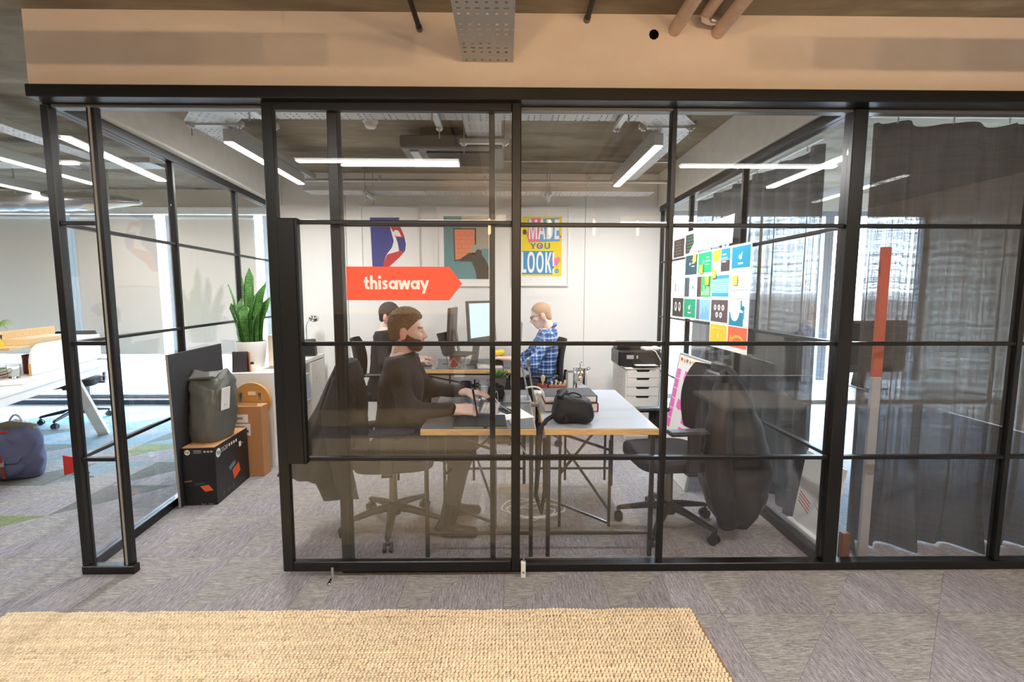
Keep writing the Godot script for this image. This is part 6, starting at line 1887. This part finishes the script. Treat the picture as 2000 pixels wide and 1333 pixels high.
func people() -> void:
	var brown := mat("hair_brown", rgb(118, 96, 70), 0.85)
	var dark := mat("hair_dark", rgb(52, 44, 40), 0.85)
	var crop := mat("hair_cropped", rgb(186, 152, 126), 0.9)
	var beard := mat("beard_brown", rgb(104, 72, 50), 0.9)
	var jumper := mat("jumper", rgb(44, 41, 41), 0.95)
	var black_top := mat("black_top", rgb(40, 39, 41), 0.95)
	person("bearded man in a dark jumper drawing with a stylus at the near desk", Vector3(-0.675, 0, -0.48), 0.0, {
		"skin": lin(236, 207, 194), "lean": 0.06, "head": Vector3(0.085, 1.235, 0.0), "yaw": 0.0, "nod": -0.05, "hair_in": 0.016, "curl": 0.006, "hair": brown, "beard": beard,
		"right": {"elbow": Vector3(0.13, 0.80, 0.265), "wrist": Vector3(0.365, 0.785, 0.155), "point": Vector3(1, -0.06, -0.12), "up": Vector3(0.0, 0.75, 0.66), "curl": [0.95, 0.95, 1.0, 1.0]},
		"left": {"elbow": Vector3(0.14, 0.82, -0.285), "wrist": Vector3(0.385, 0.815, -0.215), "point": Vector3(1, -0.10, 0.10), "curl": [0.22, 0.20, 0.22, 0.26]},
		"knee": Vector3(0.42, 0.53, 0.115), "ankle": Vector3(0.33, 0.09, 0.13), "sleeve": 0.94, "shirt": jumper, "legs": mats["jeans"]})
	var pen := thing("stylus", "black stylus in the bearded man's hand", "stylus", Vector3(-0.172, 0.742, -0.325))
	part(pen, "barrel", tb([Vector3(0.006, 0.012, 0), Vector3(-0.022, 0.155, -0.03)], [0.0045, 0.0066], 10), mats["black_plastic"])
	part(pen, "nib", tb([Vector3(0.0085, 0.003, 0), Vector3(0.006, 0.012, 0)], [0.001, 0.0045], 8), mats["grey_metal"])
	person("dark haired man in black sitting by the back wall behind the bearded man", Vector3(-1.24, 0, -2.36), 0.0, {
		"skin": lin(236, 207, 194), "lean": 0.05, "head": Vector3(0.09, 1.23, 0.0), "yaw": -0.25, "nod": -0.12, "hair_in": 0.014, "curl": 0.003, "hair": dark,
		"right": {"elbow": Vector3(0.10, 0.80, 0.27), "wrist": Vector3(0.33, 0.80, 0.15), "point": Vector3(1, -0.05, -0.05), "curl": [0.25, 0.25, 0.28, 0.3]},
		"left": {"elbow": Vector3(0.12, 0.80, -0.27), "wrist": Vector3(0.33, 0.80, -0.12), "point": Vector3(1, -0.05, 0.05), "curl": [0.3, 0.3, 0.3, 0.3]},
		"knee": Vector3(0.42, 0.53, 0.10), "ankle": Vector3(0.40, 0.09, 0.11), "sleeve": 0.9, "shirt": black_top, "legs": mats["jeans"]})
	person("balding man in glasses and a blue checked shirt facing the monitor", Vector3(0.385, 0, -2.27), PI + 0.05, {
		"skin": lin(238, 210, 196), "lean": 0.0, "head": Vector3(0.045, 1.24, 0.0), "yaw": 0.0, "nod": -0.30, "hair_in": 0.005, "curl": 0.0, "hair": crop,
		"right": {"elbow": Vector3(0.14, 0.80, 0.26), "wrist": Vector3(0.36, 0.80, 0.12), "point": Vector3(1, -0.02, -0.1), "curl": [0.3, 0.3, 0.32, 0.35]},
		"left": {"elbow": Vector3(0.16, 0.79, -0.265), "wrist": Vector3(0.36, 0.83, -0.12), "point": Vector3(1, 0.05, 0.15), "curl": [0.4, 0.4, 0.45, 0.5]},
		"knee": Vector3(0.42, 0.53, 0.10), "ankle": Vector3(0.40, 0.09, 0.11), "sleeve": 0.42, "collar": true, "shirt": mats["plaid"], "legs": mats["jeans"]})
	# his shirt collar and glasses
	var gl := thing("glasses", "dark framed glasses on the balding man", "glasses")
	var root := Transform3D(Basis(Vector3.UP, PI + 0.05), Vector3(0.385, 0, -2.27)) * Transform3D(Basis(Vector3.BACK, -0.30), Vector3(0.045, 1.24, 0))
	gl.transform = root
	for e: float in [-1.0, 1.0]:
		var g := G.new()
		var ring := []
		for k in 17:
			var a := TAU * k / 16
			ring.append(Vector3(0.098, -0.002 + 0.017 * sin(a), e * 0.033 + 0.025 * cos(a)))
		g.tube(ring, 0.0026, 6, false)
		part(gl, "rim", g, mats["black_plastic"])
		part(gl, "temple", tb([Vector3(0.096, 0.010, e * 0.058), Vector3(0.05, 0.010, e * 0.074), Vector3(-0.005, 0.014, e * 0.082), Vector3(-0.035, -0.005, e * 0.078)], 0.0026, 6), mats["black_plastic"])
	part(gl, "bridge", tb([Vector3(0.099, 0.004, -0.009), Vector3(0.102, 0.006, 0), Vector3(0.099, 0.004, 0.009)], 0.0026, 6), mats["black_plastic"])

# ---------------------------------------------------------------- the jute rug
func rug() -> void:
	var x0 := -2.265
	var x1 := 0.865
	var z0 := 0.335
	var z1 := 2.37
	var o := thing("jute_rug", "natural jute rug with a knotted weave lying on the carpet", "rug")
	part(o, "backing", bx(Vector3((x0 + x1) * 0.5, 0.003, (z0 + z1) * 0.5), Vector3(x1 - x0 - 0.01, 0.006, z1 - z0 - 0.01)), mat("jute_back", rgb(150, 112, 74), 1.0))
	var g := G.new()
	g.ball(Vector3.ZERO, Vector3(0.0092, 0.0058, 0.0058), 8)
	var m := mat("jute", Color(1, 1, 1), 1.0)
	m.vertex_color_use_as_albedo = true
	var mm := MultiMesh.new()
	mm.transform_format = MultiMesh.TRANSFORM_3D
	mm.use_colors = true
	mm.mesh = g.mesh()
	var dx := 0.0152
	var dz := 0.0122
	var nx := int((x1 - x0) / dx)
	var nz := int((z1 - z0) / dz)
	mm.instance_count = nx * nz
	var rng := RandomNumberGenerator.new()
	rng.seed = 5
	var fn := FastNoiseLite.new()
	fn.seed = 3
	fn.frequency = 1.0
	var at := 0
	for j in nz:
		var row := rng.randf_range(0.95, 1.06)
		for i in nx:
			var wob := 0.010 * fn.get_noise_2d(i * dx * 5.0, 7.0) if j < 4 else 0.0
			var p := Vector3(x0 + (i + 0.5 + 0.25 * (j % 2)) * dx + rng.randf_range(-0.0012, 0.0012) + 0.012 * fn.get_noise_2d(3.0, j * dz * 4.0) * (1.0 if i > nx - 3 or i < 3 else 0.0), 0.0075 + rng.randf_range(-0.0012, 0.0012), z0 + (j + 0.5) * dz + rng.randf_range(-0.0010, 0.0010) + wob)
			mm.set_instance_transform(at, Transform3D(Basis(Vector3.UP, 0.62 + rng.randf_range(-0.2, 0.2)), p))
			var t := row * (1.0 + 0.10 * fn.get_noise_2d(i * dx * 1.3, j * dz * 16.0)) + rng.randf_range(-0.10, 0.07)
			if rng.randf() < 0.02: t *= 0.80
			var c := rgb(246, 229, 198).srgb_to_linear()
			mm.set_instance_color(at, Color(c.r * t, c.g * t * (0.96 + 0.04 * t), c.b * t * (0.88 + 0.12 * t)))
			at += 1
	var k := MultiMeshInstance3D.new()
	k.name = "knots"
	k.multimesh = mm
	k.material_override = m
	k.set_meta("kind", "stuff")
	o.add_child(k)
# ---------------------------------------------------------------- open office to the left
func left_office() -> void:
	# roller blinds in front of the facade windows
	var bm := mat("blind", rgb(240, 232, 218), 0.9)
	bm.backlight_enabled = true
	bm.backlight = Color(0.16, 0.145, 0.13)
	for q: Array in [[-7.4, -6.86, "narrow cream roller blind at the far end of the facade"], [-6.70, -5.66, "wide cream roller blind lowered almost to the office floor"], [-5.44, -4.40, "wide cream roller blind lowered almost to the office floor"], [-4.18, -3.16, "wide cream roller blind lowered almost to the office floor"], [-3.00, -2.66, "narrow cream roller blind by the meeting room corner"]]:
		var w: float = q[1] - q[0]
		var o := thing("roller_blind", q[2], "blind", Vector3((q[0] + q[1]) * 0.5, 0, FACADE + 0.06), 0.0, "cream roller blinds")
		part(o, "roller", tb([Vector3(-w * 0.5, 2.40, 0), Vector3(w * 0.5, 2.40, 0)], 0.028, 12), mats["white_paint"])
		part(o, "fabric", bx(Vector3(0, 1.54, -0.02), Vector3(w - 0.02, 1.72, 0.003)), bm)
		part(o, "bottom_bar", bx(Vector3(0, 0.675, -0.02), Vector3(w - 0.02, 0.022, 0.014), 0.003), mats["white_paint"])
	# long white desk, running away from the camera
	var d := thing("office_desk", "long white office desk with splayed timber legs", "table", Vector3(-3.93, 0, -1.90), 0.345)
	part(d, "top", bx(Vector3(-0.65, 0.715, 0.0), Vector3(1.30, 0.03, 2.1), 0.004), mats["white_lam"])
	part(d, "apron", bx(Vector3(-0.03, 0.665, 0.0), Vector3(0.02, 0.07, 2.0), 0.003), mats["white_lam"])
	var pale := mat("pale_leg", rgb(222, 214, 198), 0.6)
	var lg := G.new()
	lg.bar(Vector3(-0.06, 0.70, -0.15), Vector3(-0.02, 0.0, -0.62), 0.09, 0.045, 0.004)
	part(d, "splayed_leg", lg, pale)
	part(d, "leg", tb([Vector3(-1.22, 0.70, -0.95), Vector3(-1.27, 0.0, -0.98)], [0.022, 0.015], 10), mats["pine"])
	part(d, "leg", tb([Vector3(-1.22, 0.70, 0.95), Vector3(-1.27, 0.0, 0.98)], [0.022, 0.015], 10), mats["pine"])
	part(d, "leg", tb([Vector3(-0.08, 0.70, 0.98), Vector3(-0.05, 0.0, 1.02)], [0.022, 0.015], 10), mats["pine"])
	# ply desk divider with a shelf
	var dv := thing("desk_divider", "plywood desk divider with rounded white end panels and a top shelf", "divider", Vector3(-4.17, 0.732, -1.78), 0.30)
	part(dv, "shelf", bx(Vector3(-0.20, 0.255, -0.50), Vector3(0.38, 0.022, 1.4), 0.003), mats["pine"])
	part(dv, "back_board", bx(Vector3(-0.385, 0.315, -0.50), Vector3(0.018, 0.10, 1.4), 0.003), mats["pine"])
	var pl := PackedVector2Array([Vector2(0.0, 0.0), Vector2(1.2, 0.0), Vector2(1.2, 0.27)])
	for k in 7: pl.append(Vector2(0.17 - 0.17 * sin(PI * 0.5 * k / 6), 0.10 + 0.17 * cos(PI * 0.5 * k / 6)))
	var eg := G.new()
	eg.prism(pl, 0.018, Transform3D(Basis(Vector3(0, 0, -1), Vector3.UP, Vector3(1, 0, 0)), Vector3(0, 0, 0)))
	part(dv, "side_panel", eg, mats["white_lam"])
	part(dv, "edge", bx(Vector3(0.009, 0.05, 0.003), Vector3(0.019, 0.10, 0.004)), mats["pine"])
	var tr := G.new()
	tr.prism(PackedVector2Array([Vector2(0.0, 0.0), Vector2(0.75, 0.0), Vector2(0.68, 0.045), Vector2(0.09, 0.045)]), 0.20, Transform3D(Basis(Vector3(0, 0, -1), Vector3.UP, Vector3(1, 0, 0)), Vector3(-0.22, 0.268, -0.02)))
	part(dv, "tray", tr, mats["ply"])
	var yb := thing("pencil_case", "yellow zip pouch on the plywood shelf", "pouch", Vector3(-4.36, 1.0, -1.66), 1.3)
	var yg := G.new()
	yg.prism(PackedVector2Array([Vector2(-0.05, 0.0), Vector2(0.05, 0.0), Vector2(0.015, 0.095), Vector2(-0.015, 0.095)]), 0.20, Transform3D(Basis(), Vector3(0, 0, -0.10)))
	part(yb, "pouch", yg, mats["yellow"])
	part(yb, "zip", bx(Vector3(0, 0.097, 0), Vector3(0.006, 0.006, 0.18)), mats["black_plastic"])
	var sp := thing("spider_plant", "small green plant in a dark blue pot on the plywood shelf", "plant", Vector3(-4.53, 1.0, -1.86))
	part(sp, "pot", lt([Vector2(0, 0), Vector2(0.04, 0), Vector2(0.055, 0.08), Vector2(0.05, 0.08), Vector2(0, 0.07)], 16), mat("blue_pot", rgb(38, 44, 84), 0.4))
	var rng := RandomNumberGenerator.new()
	rng.seed = 2
	var gm := mat("spider_leaf", rgb(150, 186, 96), 0.5)
	for k in 16:
		var a := k * 2.4
		var e := Vector3(cos(a), 0, sin(a))
		var g := G.new()
		g.tube(arc(Vector3(0, 0.07, 0), e * 0.05 + Vector3(0, 0.22 + 0.05 * rng.randf(), 0), e * 0.15 + Vector3(0, 0.10 + 0.12 * rng.randf(), 0), 6), [0.003, 0.005, 0.006, 0.006, 0.005, 0.003, 0.001], 5)
		part(sp, "leaf", g, gm)
	# things on the white desk
	for q: Array in [[Vector3(-4.40, 0.731, -1.62), rgb(188, 40, 48), "red folder at the bottom of the desk pile"], [Vector3(-4.405, 0.756, -1.62), rgb(46, 48, 52), "black folder in the middle of the desk pile"], [Vector3(-4.40, 0.781, -1.63), rgb(120, 150, 70), "green folder on top of the desk pile"]]:
		var b := thing("folder", q[2], "folder", q[0], 0.3, "folders on the white desk")
		part(b, "cover", bx(Vector3(0, 0.012, 0), Vector3(0.22, 0.024, 0.28), 0.002), mat("fold_%s" % q[2].left(3), q[1], 0.6))
		part(b, "pages", bx(Vector3(0.003, 0.012, 0.003), Vector3(0.218, 0.017, 0.279)), mats["white_paper"])
	tumbler("clear pen glass on the white office desk", Vector3(-4.20, 0.731, -1.68), 0.045, 0.11, 0.0)
	var pp := thing("paper_sheet", "curled white sheet on the edge of the white office desk", "paper", Vector3(-3.98, 0.731, -1.45), 0.5, "loose papers on the office desk")
	part(pp, "sheet", bx(Vector3(0, 0.004, 0), Vector3(0.21, 0.006, 0.30), 0.002), mats["white_paper"])
	var pb := thing("pen_pot", "dark red pen pot against the rounded divider end", "pot", Vector3(-4.30, 0.731, -1.93))
	part(pb, "pot", lt([Vector2(0, 0), Vector2(0.05, 0), Vector2(0.055, 0.16), Vector2(0.05, 0.16), Vector2(0.045, 0.01), Vector2(0, 0.01)], 18), mat("dark_red", rgb(96, 34, 36), 0.4))
	part(pb, "rim", lt([Vector2(0.05, 0.16), Vector2(0.057, 0.16), Vector2(0.057, 0.168), Vector2(0.05, 0.168)], 18), mats["black_plastic"])
	# chairs
	office_chair("dark office chair at the white desk in the open office", Vector3(-4.86, 0, -2.95), -1.1)
	# bags on the floor
	var navy := mat("pack_navy", rgb(84, 88, 118), 0.85)
	var bp := thing("backpack", "navy rucksack with leather strap standing on the carpet", "backpack", Vector3(-3.88, 0, -1.30), 0.25)
	var s := Soft.new()
	s.cell = 0.011
	s.k = 45.0
	s.egg(Vector3(0, 0.14, 0), Vector3(0.19, 0.15, 0.135))
	s.egg(Vector3(0, 0.29, -0.01), Vector3(0.175, 0.13, 0.115))
	s.add(Vector3(-0.11, 0.05, 0), Vector3(-0.10, 0.36, 0), 0.07)
	s.add(Vector3(0.11, 0.05, 0), Vector3(0.10, 0.36, 0), 0.07)
	s.cuts.append([Vector3(0, -1, 0), -0.002])
	s.rough = 0.006
	s.rough_f = 26.0
	var g := G.new()
	s.build(g, Transform3D(), func(_p): return Color(1, 1, 1))
	part(bp, "body", g, navy)
	var pk := Soft.new()
	pk.cell = 0.009
	pk.k = 60.0
	pk.egg(Vector3(0.0, 0.12, 0.105), Vector3(0.135, 0.085, 0.06))
	var pg := G.new()
	pk.build(pg, Transform3D(), func(_p): return Color(1, 1, 1))
	part(bp, "front_pocket", pg, navy)
	part(bp, "flap", bx(Vector3(0.0, 0.185, 0.125), Vector3(0.24, 0.02, 0.09), 0.009, Basis(Vector3.RIGHT, 0.55)), navy)
	var leather := mat("leather", rgb(128, 52, 44), 0.5)
	part(bp, "strap", bx(Vector3(0.03, 0.14, 0.172), Vector3(0.022, 0.19, 0.006), 0.002, Basis(Vector3.RIGHT, 0.1)), leather)
	part(bp, "buckle", bx(Vector3(0.03, 0.165, 0.176), Vector3(0.034, 0.04, 0.005), 0.001), mats["steel"])
	part(bp, "patch", bx(Vector3(-0.07, 0.10, 0.163), Vector3(0.05, 0.032, 0.004), 0.001), mats["label_cream"])
	part(bp, "zip_pull", bx(Vector3(0.0, 0.385, 0.07), Vector3(0.05, 0.012, 0.012), 0.003), mat("red_tab", rgb(206, 48, 40), 0.5))
	part(bp, "top_cover", tb([Vector3(-0.15, 0.385, 0.0), Vector3(0, 0.415, 0.01), Vector3(0.16, 0.39, 0.0)], [0.04, 0.045, 0.035], 12), mat("olive", rgb(104, 96, 76), 0.8))
	var pbg := thing("carrier_bag", "crumpled clear plastic bag behind the rucksack", "bag", Vector3(-4.06, 0, -1.52))
	var cb := Soft.new()
	cb.cell = 0.011
	cb.k = 45.0
	cb.egg(Vector3(0, 0.20, 0), Vector3(0.14, 0.21, 0.11))
	cb.cuts.append([Vector3(0, -1, 0), -0.002])
	cb.rough = 0.014
	cb.rough_f = 45.0
	var cg := G.new()
	cb.build(cg, Transform3D(), func(_p): return Color(1, 1, 1))
	part(pbg, "bag", cg, mat("plastic_pale", rgb(206, 212, 216), 0.25))
	part(pbg, "handle", tb(arc(Vector3(-0.06, 0.38, 0), Vector3(0, 0.52, 0), Vector3(0.06, 0.38, 0)), 0.008, 6), mats["plastic_pale"])
	var rs := thing("strap_bundle", "red and blue webbing straps trailing from the rucksack", "strap", Vector3(-3.50, 0, -1.38))
	var rg := G.new()
	rg.prism(PackedVector2Array([Vector2(-0.05, 0.0), Vector2(0.06, 0.02), Vector2(0.04, 0.13), Vector2(-0.05, 0.16)]), 0.02, Transform3D(Basis(Vector3.UP, 0.3), Vector3(0, 0.001, 0)))
	part(rs, "red_strap", rg, mats["red_tab"])
	part(rs, "buckle", bx(Vector3(0.09, 0.01, 0.02), Vector3(0.10, 0.016, 0.03), 0.004), mats["black_plastic"])
	part(rs, "blue_strap", bx(Vector3(0.12, 0.004, 0.05), Vector3(0.22, 0.004, 0.022), 0.0, Basis(Vector3.UP, -0.3)), mat("teal_strap", rgb(60, 110, 130), 0.8))
	# services under the slab: foil duct and trays
	var du := thing("foil_duct", "crinkled silver foil duct under the open office ceiling", "duct")
	var pts := []
	var rad := []
	for k in 46:
		var t := k / 45.0
		pts.append(Vector3(-6.6 + 2.9 * t, 2.36 + 0.012 * sin(t * 9.0), -2.35 - 0.25 * t))
		rad.append((0.098 + 0.006 * sin(k * 2.4) + 0.004 * sin(k * 5.1)) * (1.0 if t < 0.85 else 1.0 - 0.75 * (t - 0.85) / 0.15))
	part(du, "duct", tb(pts, rad, 18), mat("foil", rgb(214, 216, 218), 0.22, 0.95))
	for x: float in [-5.9, -4.8, -3.9]: part(du, "strap", bx(Vector3(x, 2.56, -2.45), Vector3(0.02, 0.38, 0.004)), mats["galv"])
	var ct := thing("cable_tray", "perforated cable tray over the open office desk", "cable tray")
	tray(ct, Vector3(-4.6, 2.55, -1.9), Vector3(-3.0, 2.55, -1.9), 0.22)
	tray(ct, Vector3(-3.40, 2.56, 0.3), Vector3(-3.40, 2.56, -1.8), 0.16)
	# clutter in the light below the blinds
	for q: Array in [[-3.62, -3.25, 0.34, 0.05, 0.26, rgb(206, 200, 196), "flat white carton on the floor under the blinds"], [-3.30, -3.45, 0.30, 0.09, 0.22, rgb(196, 120, 110), "pink folder box on the floor under the blinds"], [-3.05, -3.30, 0.26, 0.06, 0.30, rgb(226, 226, 226), "white paper pack on the floor beside the glass side wall"]]:
		var b := thing("carton", q[6], "box", Vector3(q[0], 0, q[1]), 0.3)
		part(b, "box", bx(Vector3(0, q[3] * 0.5, 0), Vector3(q[2], q[3], q[4]), 0.003), mat("cl_%s" % str(q[0]), q[5], 0.8))
		part(b, "lid", bx(Vector3(0, q[3] + 0.004, 0), Vector3(q[2] + 0.006, 0.008, q[4] + 0.006), 0.002), mat("cl_%s" % str(q[0]), q[5], 0.8))

# ---------------------------------------------------------------- curtained room to the right
func curtain(label: String, a: Vector3, b: Vector3, top: float, waves: float, amp: float, seed_: float) -> void:
	var o := thing("curtain", label, "curtain", Vector3.ZERO, 0.0, "grey linen curtains")
	var dir := (b - a).normalized()
	var nrm := dir.cross(Vector3.UP)
	var ln := (b - a).length()
	var cols := int(waves * 14)
	var g := G.new()
	var vs := 0
	for r in 25:
		var t := r / 24.0
		for c in cols + 1:
			var u := float(c) / cols
			var ph := u * waves * TAU + seed_ + 0.5 * sin(u * 9.0 + seed_) + 0.35 * t * sin(u * 23.0)
			var am := amp * (0.55 + 0.6 * t) * (0.75 + 0.25 * sin(u * 17.0 + seed_))
			var scallop := 0.022 * (0.5 + 0.5 * cos(u * waves * TAU * 0.5 + seed_)) * (1.0 - t)
			var p := a + dir * (ln * u + 0.25 * am * cos(ph)) + nrm * am * sin(ph)
			p.y = lerpf(top - scallop, 0.006, t)
			if t > 0.86: p += nrm * 0.05 * (t - 0.86) / 0.14 * sin(ph * 0.5 + 1.0)
			g.put(p, Vector3.UP, Vector2(u * ln * 1.25, t * top))
	for r in 24:
		for c in cols:
			var i := r * (cols + 1) + c
			var j := i + cols + 1
			g.ix.append_array([i, i + 1, j + 1, i, j + 1, j])
	g.smooth_from(vs, 0)
	part(o, "cloth", g, mats["linen"])
	part(o, "track", bx((a + b) * 0.5 + Vector3(0, top + 0.03, 0), Vector3(0.02, 0.02, ln), 0.003, Basis(Vector3.UP, atan2(dir.x, dir.z))), mats["white_paint"])
	for k in int(ln / 0.3):
		part(o, "hook", tb([a + dir * (0.15 + 0.3 * k) + Vector3(0, top - 0.01, 0), a + dir * (0.15 + 0.3 * k) + Vector3(0, top + 0.025, 0)], 0.004, 6), mats["steel"])

func right_room() -> void:
	curtain("grey linen curtain hanging behind the front glass", Vector3(1.93, 0, -0.21), Vector3(3.9, 0, -0.21), 2.37, 11.0, 0.055, 0.6)
	curtain("grey linen curtain hanging along the right glass wall", Vector3(1.90, 0, -0.54), Vector3(1.90, 0, -2.45), 2.36, 11.0, 0.045, 2.0)
	# orange painted plank on a white post
	var o := thing("painted_plank", "upright plank painted orange above and grey below before the curtain", "plank", Vector3(1.968, 0, -0.082))
	part(o, "orange_end", bx(Vector3(0, 1.36, 0), Vector3(0.05, 0.68, 0.022), 0.003), mat("plank_orange", rgb(168, 78, 60), 0.6))
	part(o, "grey_end", bx(Vector3(0, 0.51, 0), Vector3(0.05, 1.02, 0.022), 0.003), mat("plank_grey", rgb(150, 152, 156), 0.6))
	# display board on a timber easel near the post
	var e := thing("display_stand", "white display board with red stripes on a timber foot behind the post", "display stand", Vector3(1.835, 0, -0.115), 0.0)
	e.basis = Basis(Vector3.UP, -PI / 2)
	part(e, "board", bx(Vector3(-0.16, 0.28, 0), Vector3(0.34, 0.44, 0.012), 0.002, Basis(Vector3.RIGHT, -0.15)), mats["white_paint"])
	var pg := G.new()
	var T := Transform3D(Basis(Vector3.RIGHT, -0.15), Vector3(-0.16, 0.28, 0)) * Transform3D(Basis(), Vector3(0, 0, 0.0068))
	for k in 4: pg.flat([Vector2(-0.15, -0.10 + 0.02 * k), Vector2(-0.04, -0.14 + 0.02 * k), Vector2(-0.04, -0.13 + 0.02 * k), Vector2(-0.15, -0.09 + 0.02 * k)], 0.0, rgb(206, 110, 104), T)
	pg.flat([Vector2(-0.02, -0.05), Vector2(0.16, -0.17), Vector2(0.16, -0.14)], 0.0, rgb(206, 120, 114), T)
	part(e, "print", pg, printed).set_meta("kind", "stuff")
	part(e, "ledge", bx(Vector3(-0.16, 0.045, 0.04), Vector3(0.38, 0.03, 0.05), 0.006), mats["white_paint"])
	part(e, "foot", bx(Vector3(0.045, 0.08, -0.02), Vector3(0.035, 0.16, 0.045), 0.004), mat("foot_wood", rgb(110, 66, 44), 0.6))
	# table and screen glimpsed through the cloth
	var t := thing("office_desk", "white table glimpsed through the grey curtain", "table", Vector3(2.75, 0, -1.15))
	part(t, "top", bx(Vector3(0, 0.72, 0), Vector3(1.5, 0.03, 0.75), 0.004), mats["white_lam"])
	for sx: float in [-1.0, 1.0]:
		for sz: float in [-1.0, 1.0]:
			part(t, "leg", bx(Vector3(sx * 0.70, 0.352, sz * 0.33), Vector3(0.05, 0.704, 0.05), 0.004), black)
	monitor("dark screen on the table behind the grey curtain", Vector3(2.80, 0.736, -1.20), 0.1, 0.60, 0.40, 0.32, false)
	var c := thing("cabinet", "dark cabinet behind the grey curtain", "cabinet", Vector3(2.50, 0, -2.2))
	part(c, "body", bx(Vector3(0, 0.55, 0), Vector3(0.55, 1.10, 0.4), 0.005), mat("cab_dark", rgb(88, 84, 78), 0.6))
	part(c, "door", bx(Vector3(-0.137, 0.55, 0.206), Vector3(0.265, 1.06, 0.012), 0.002), mats["cab_dark"])
	part(c, "door", bx(Vector3(0.137, 0.55, 0.206), Vector3(0.265, 1.06, 0.012), 0.002), mats["cab_dark"])
	strip_lamp("linear strip lamp in the curtained room", Vector3(3.3, 2.43, -2.2), 0.0, 1.2, "")

# ---------------------------------------------------------------- the lounge behind the camera, seen mirrored in the glass
func behind() -> void:
	var o := thing("slatted_counter", "timber counter clad in upright slats at the back of the lounge", "counter", Vector3(-1.42, 0, 3.05))
	part(o, "plinth", bx(Vector3(0, 0.085, -0.02), Vector3(1.66, 0.17, 0.42), 0.004), mat("plinth_tan", rgb(196, 164, 120), 0.6))
	part(o, "core", bx(Vector3(0, 0.70, 0.03), Vector3(1.60, 1.06, 0.36), 0.004), mats["dark_slat"])
	var sm := BoxMesh.new()
	sm.size = Vector3(0.030, 1.06, 0.028)
	for k in 32:
		shared(o, "slat", sm, mats["dark_slat"], Vector3(-0.79 + k * 0.051, 0.70, -0.165))
	part(o, "top", bx(Vector3(0, 1.245, 0.0), Vector3(1.68, 0.03, 0.46), 0.004), mats["pine"])
	var fab := mat("added_sofa_charcoal", rgb(48, 48, 52), 0.95)  # unseen couch, added so the lounge mirrors dark in the glass
	var so := thing("added_sofa", "unseen charcoal couch added to darken the reflections in the glass", "added_sofa", Vector3(0.62, 0, 3.15), 0.0)
	part(so, "base", bx(Vector3(0, 0.17, 0), Vector3(2.1, 0.18, 0.82), 0.02), fab)
	for x: float in [-0.48, 0.48]: part(so, "seat_cushion", bx(Vector3(x, 0.34, -0.06), Vector3(0.94, 0.16, 0.70), 0.04), fab)
	for x: float in [-0.48, 0.48]: part(so, "back_cushion", bx(Vector3(x, 0.60, 0.30), Vector3(0.94, 0.40, 0.20), 0.06), fab)
	for x: float in [-1.0, 1.0]: part(so, "arm", bx(Vector3(x, 0.40, 0), Vector3(0.14, 0.46, 0.82), 0.03), fab)
	for x: float in [-0.95, 0.95]:
		for z: float in [-0.35, 0.35]: part(so, "leg", tb([Vector3(x, 0.0, z), Vector3(x, 0.085, z)], [0.014, 0.02], 8), mats["black_plastic"])
	var t := thing("low_table", "low white table with solid sides at the right of the lounge", "table", Vector3(2.75, 0, 1.75))
	part(t, "top", bx(Vector3(0, 0.51, 0), Vector3(1.9, 0.04, 0.7), 0.005), mats["white_lam"])
	part(t, "side", bx(Vector3(0, 0.29, -0.28), Vector3(1.8, 0.40, 0.03), 0.004), mats["white_lam"])
	for x: float in [-0.9, 0.9]: part(t, "leg", bx(Vector3(x, 0.245, 0.2), Vector3(0.04, 0.49, 0.04), 0.003), mats["white_lam"])
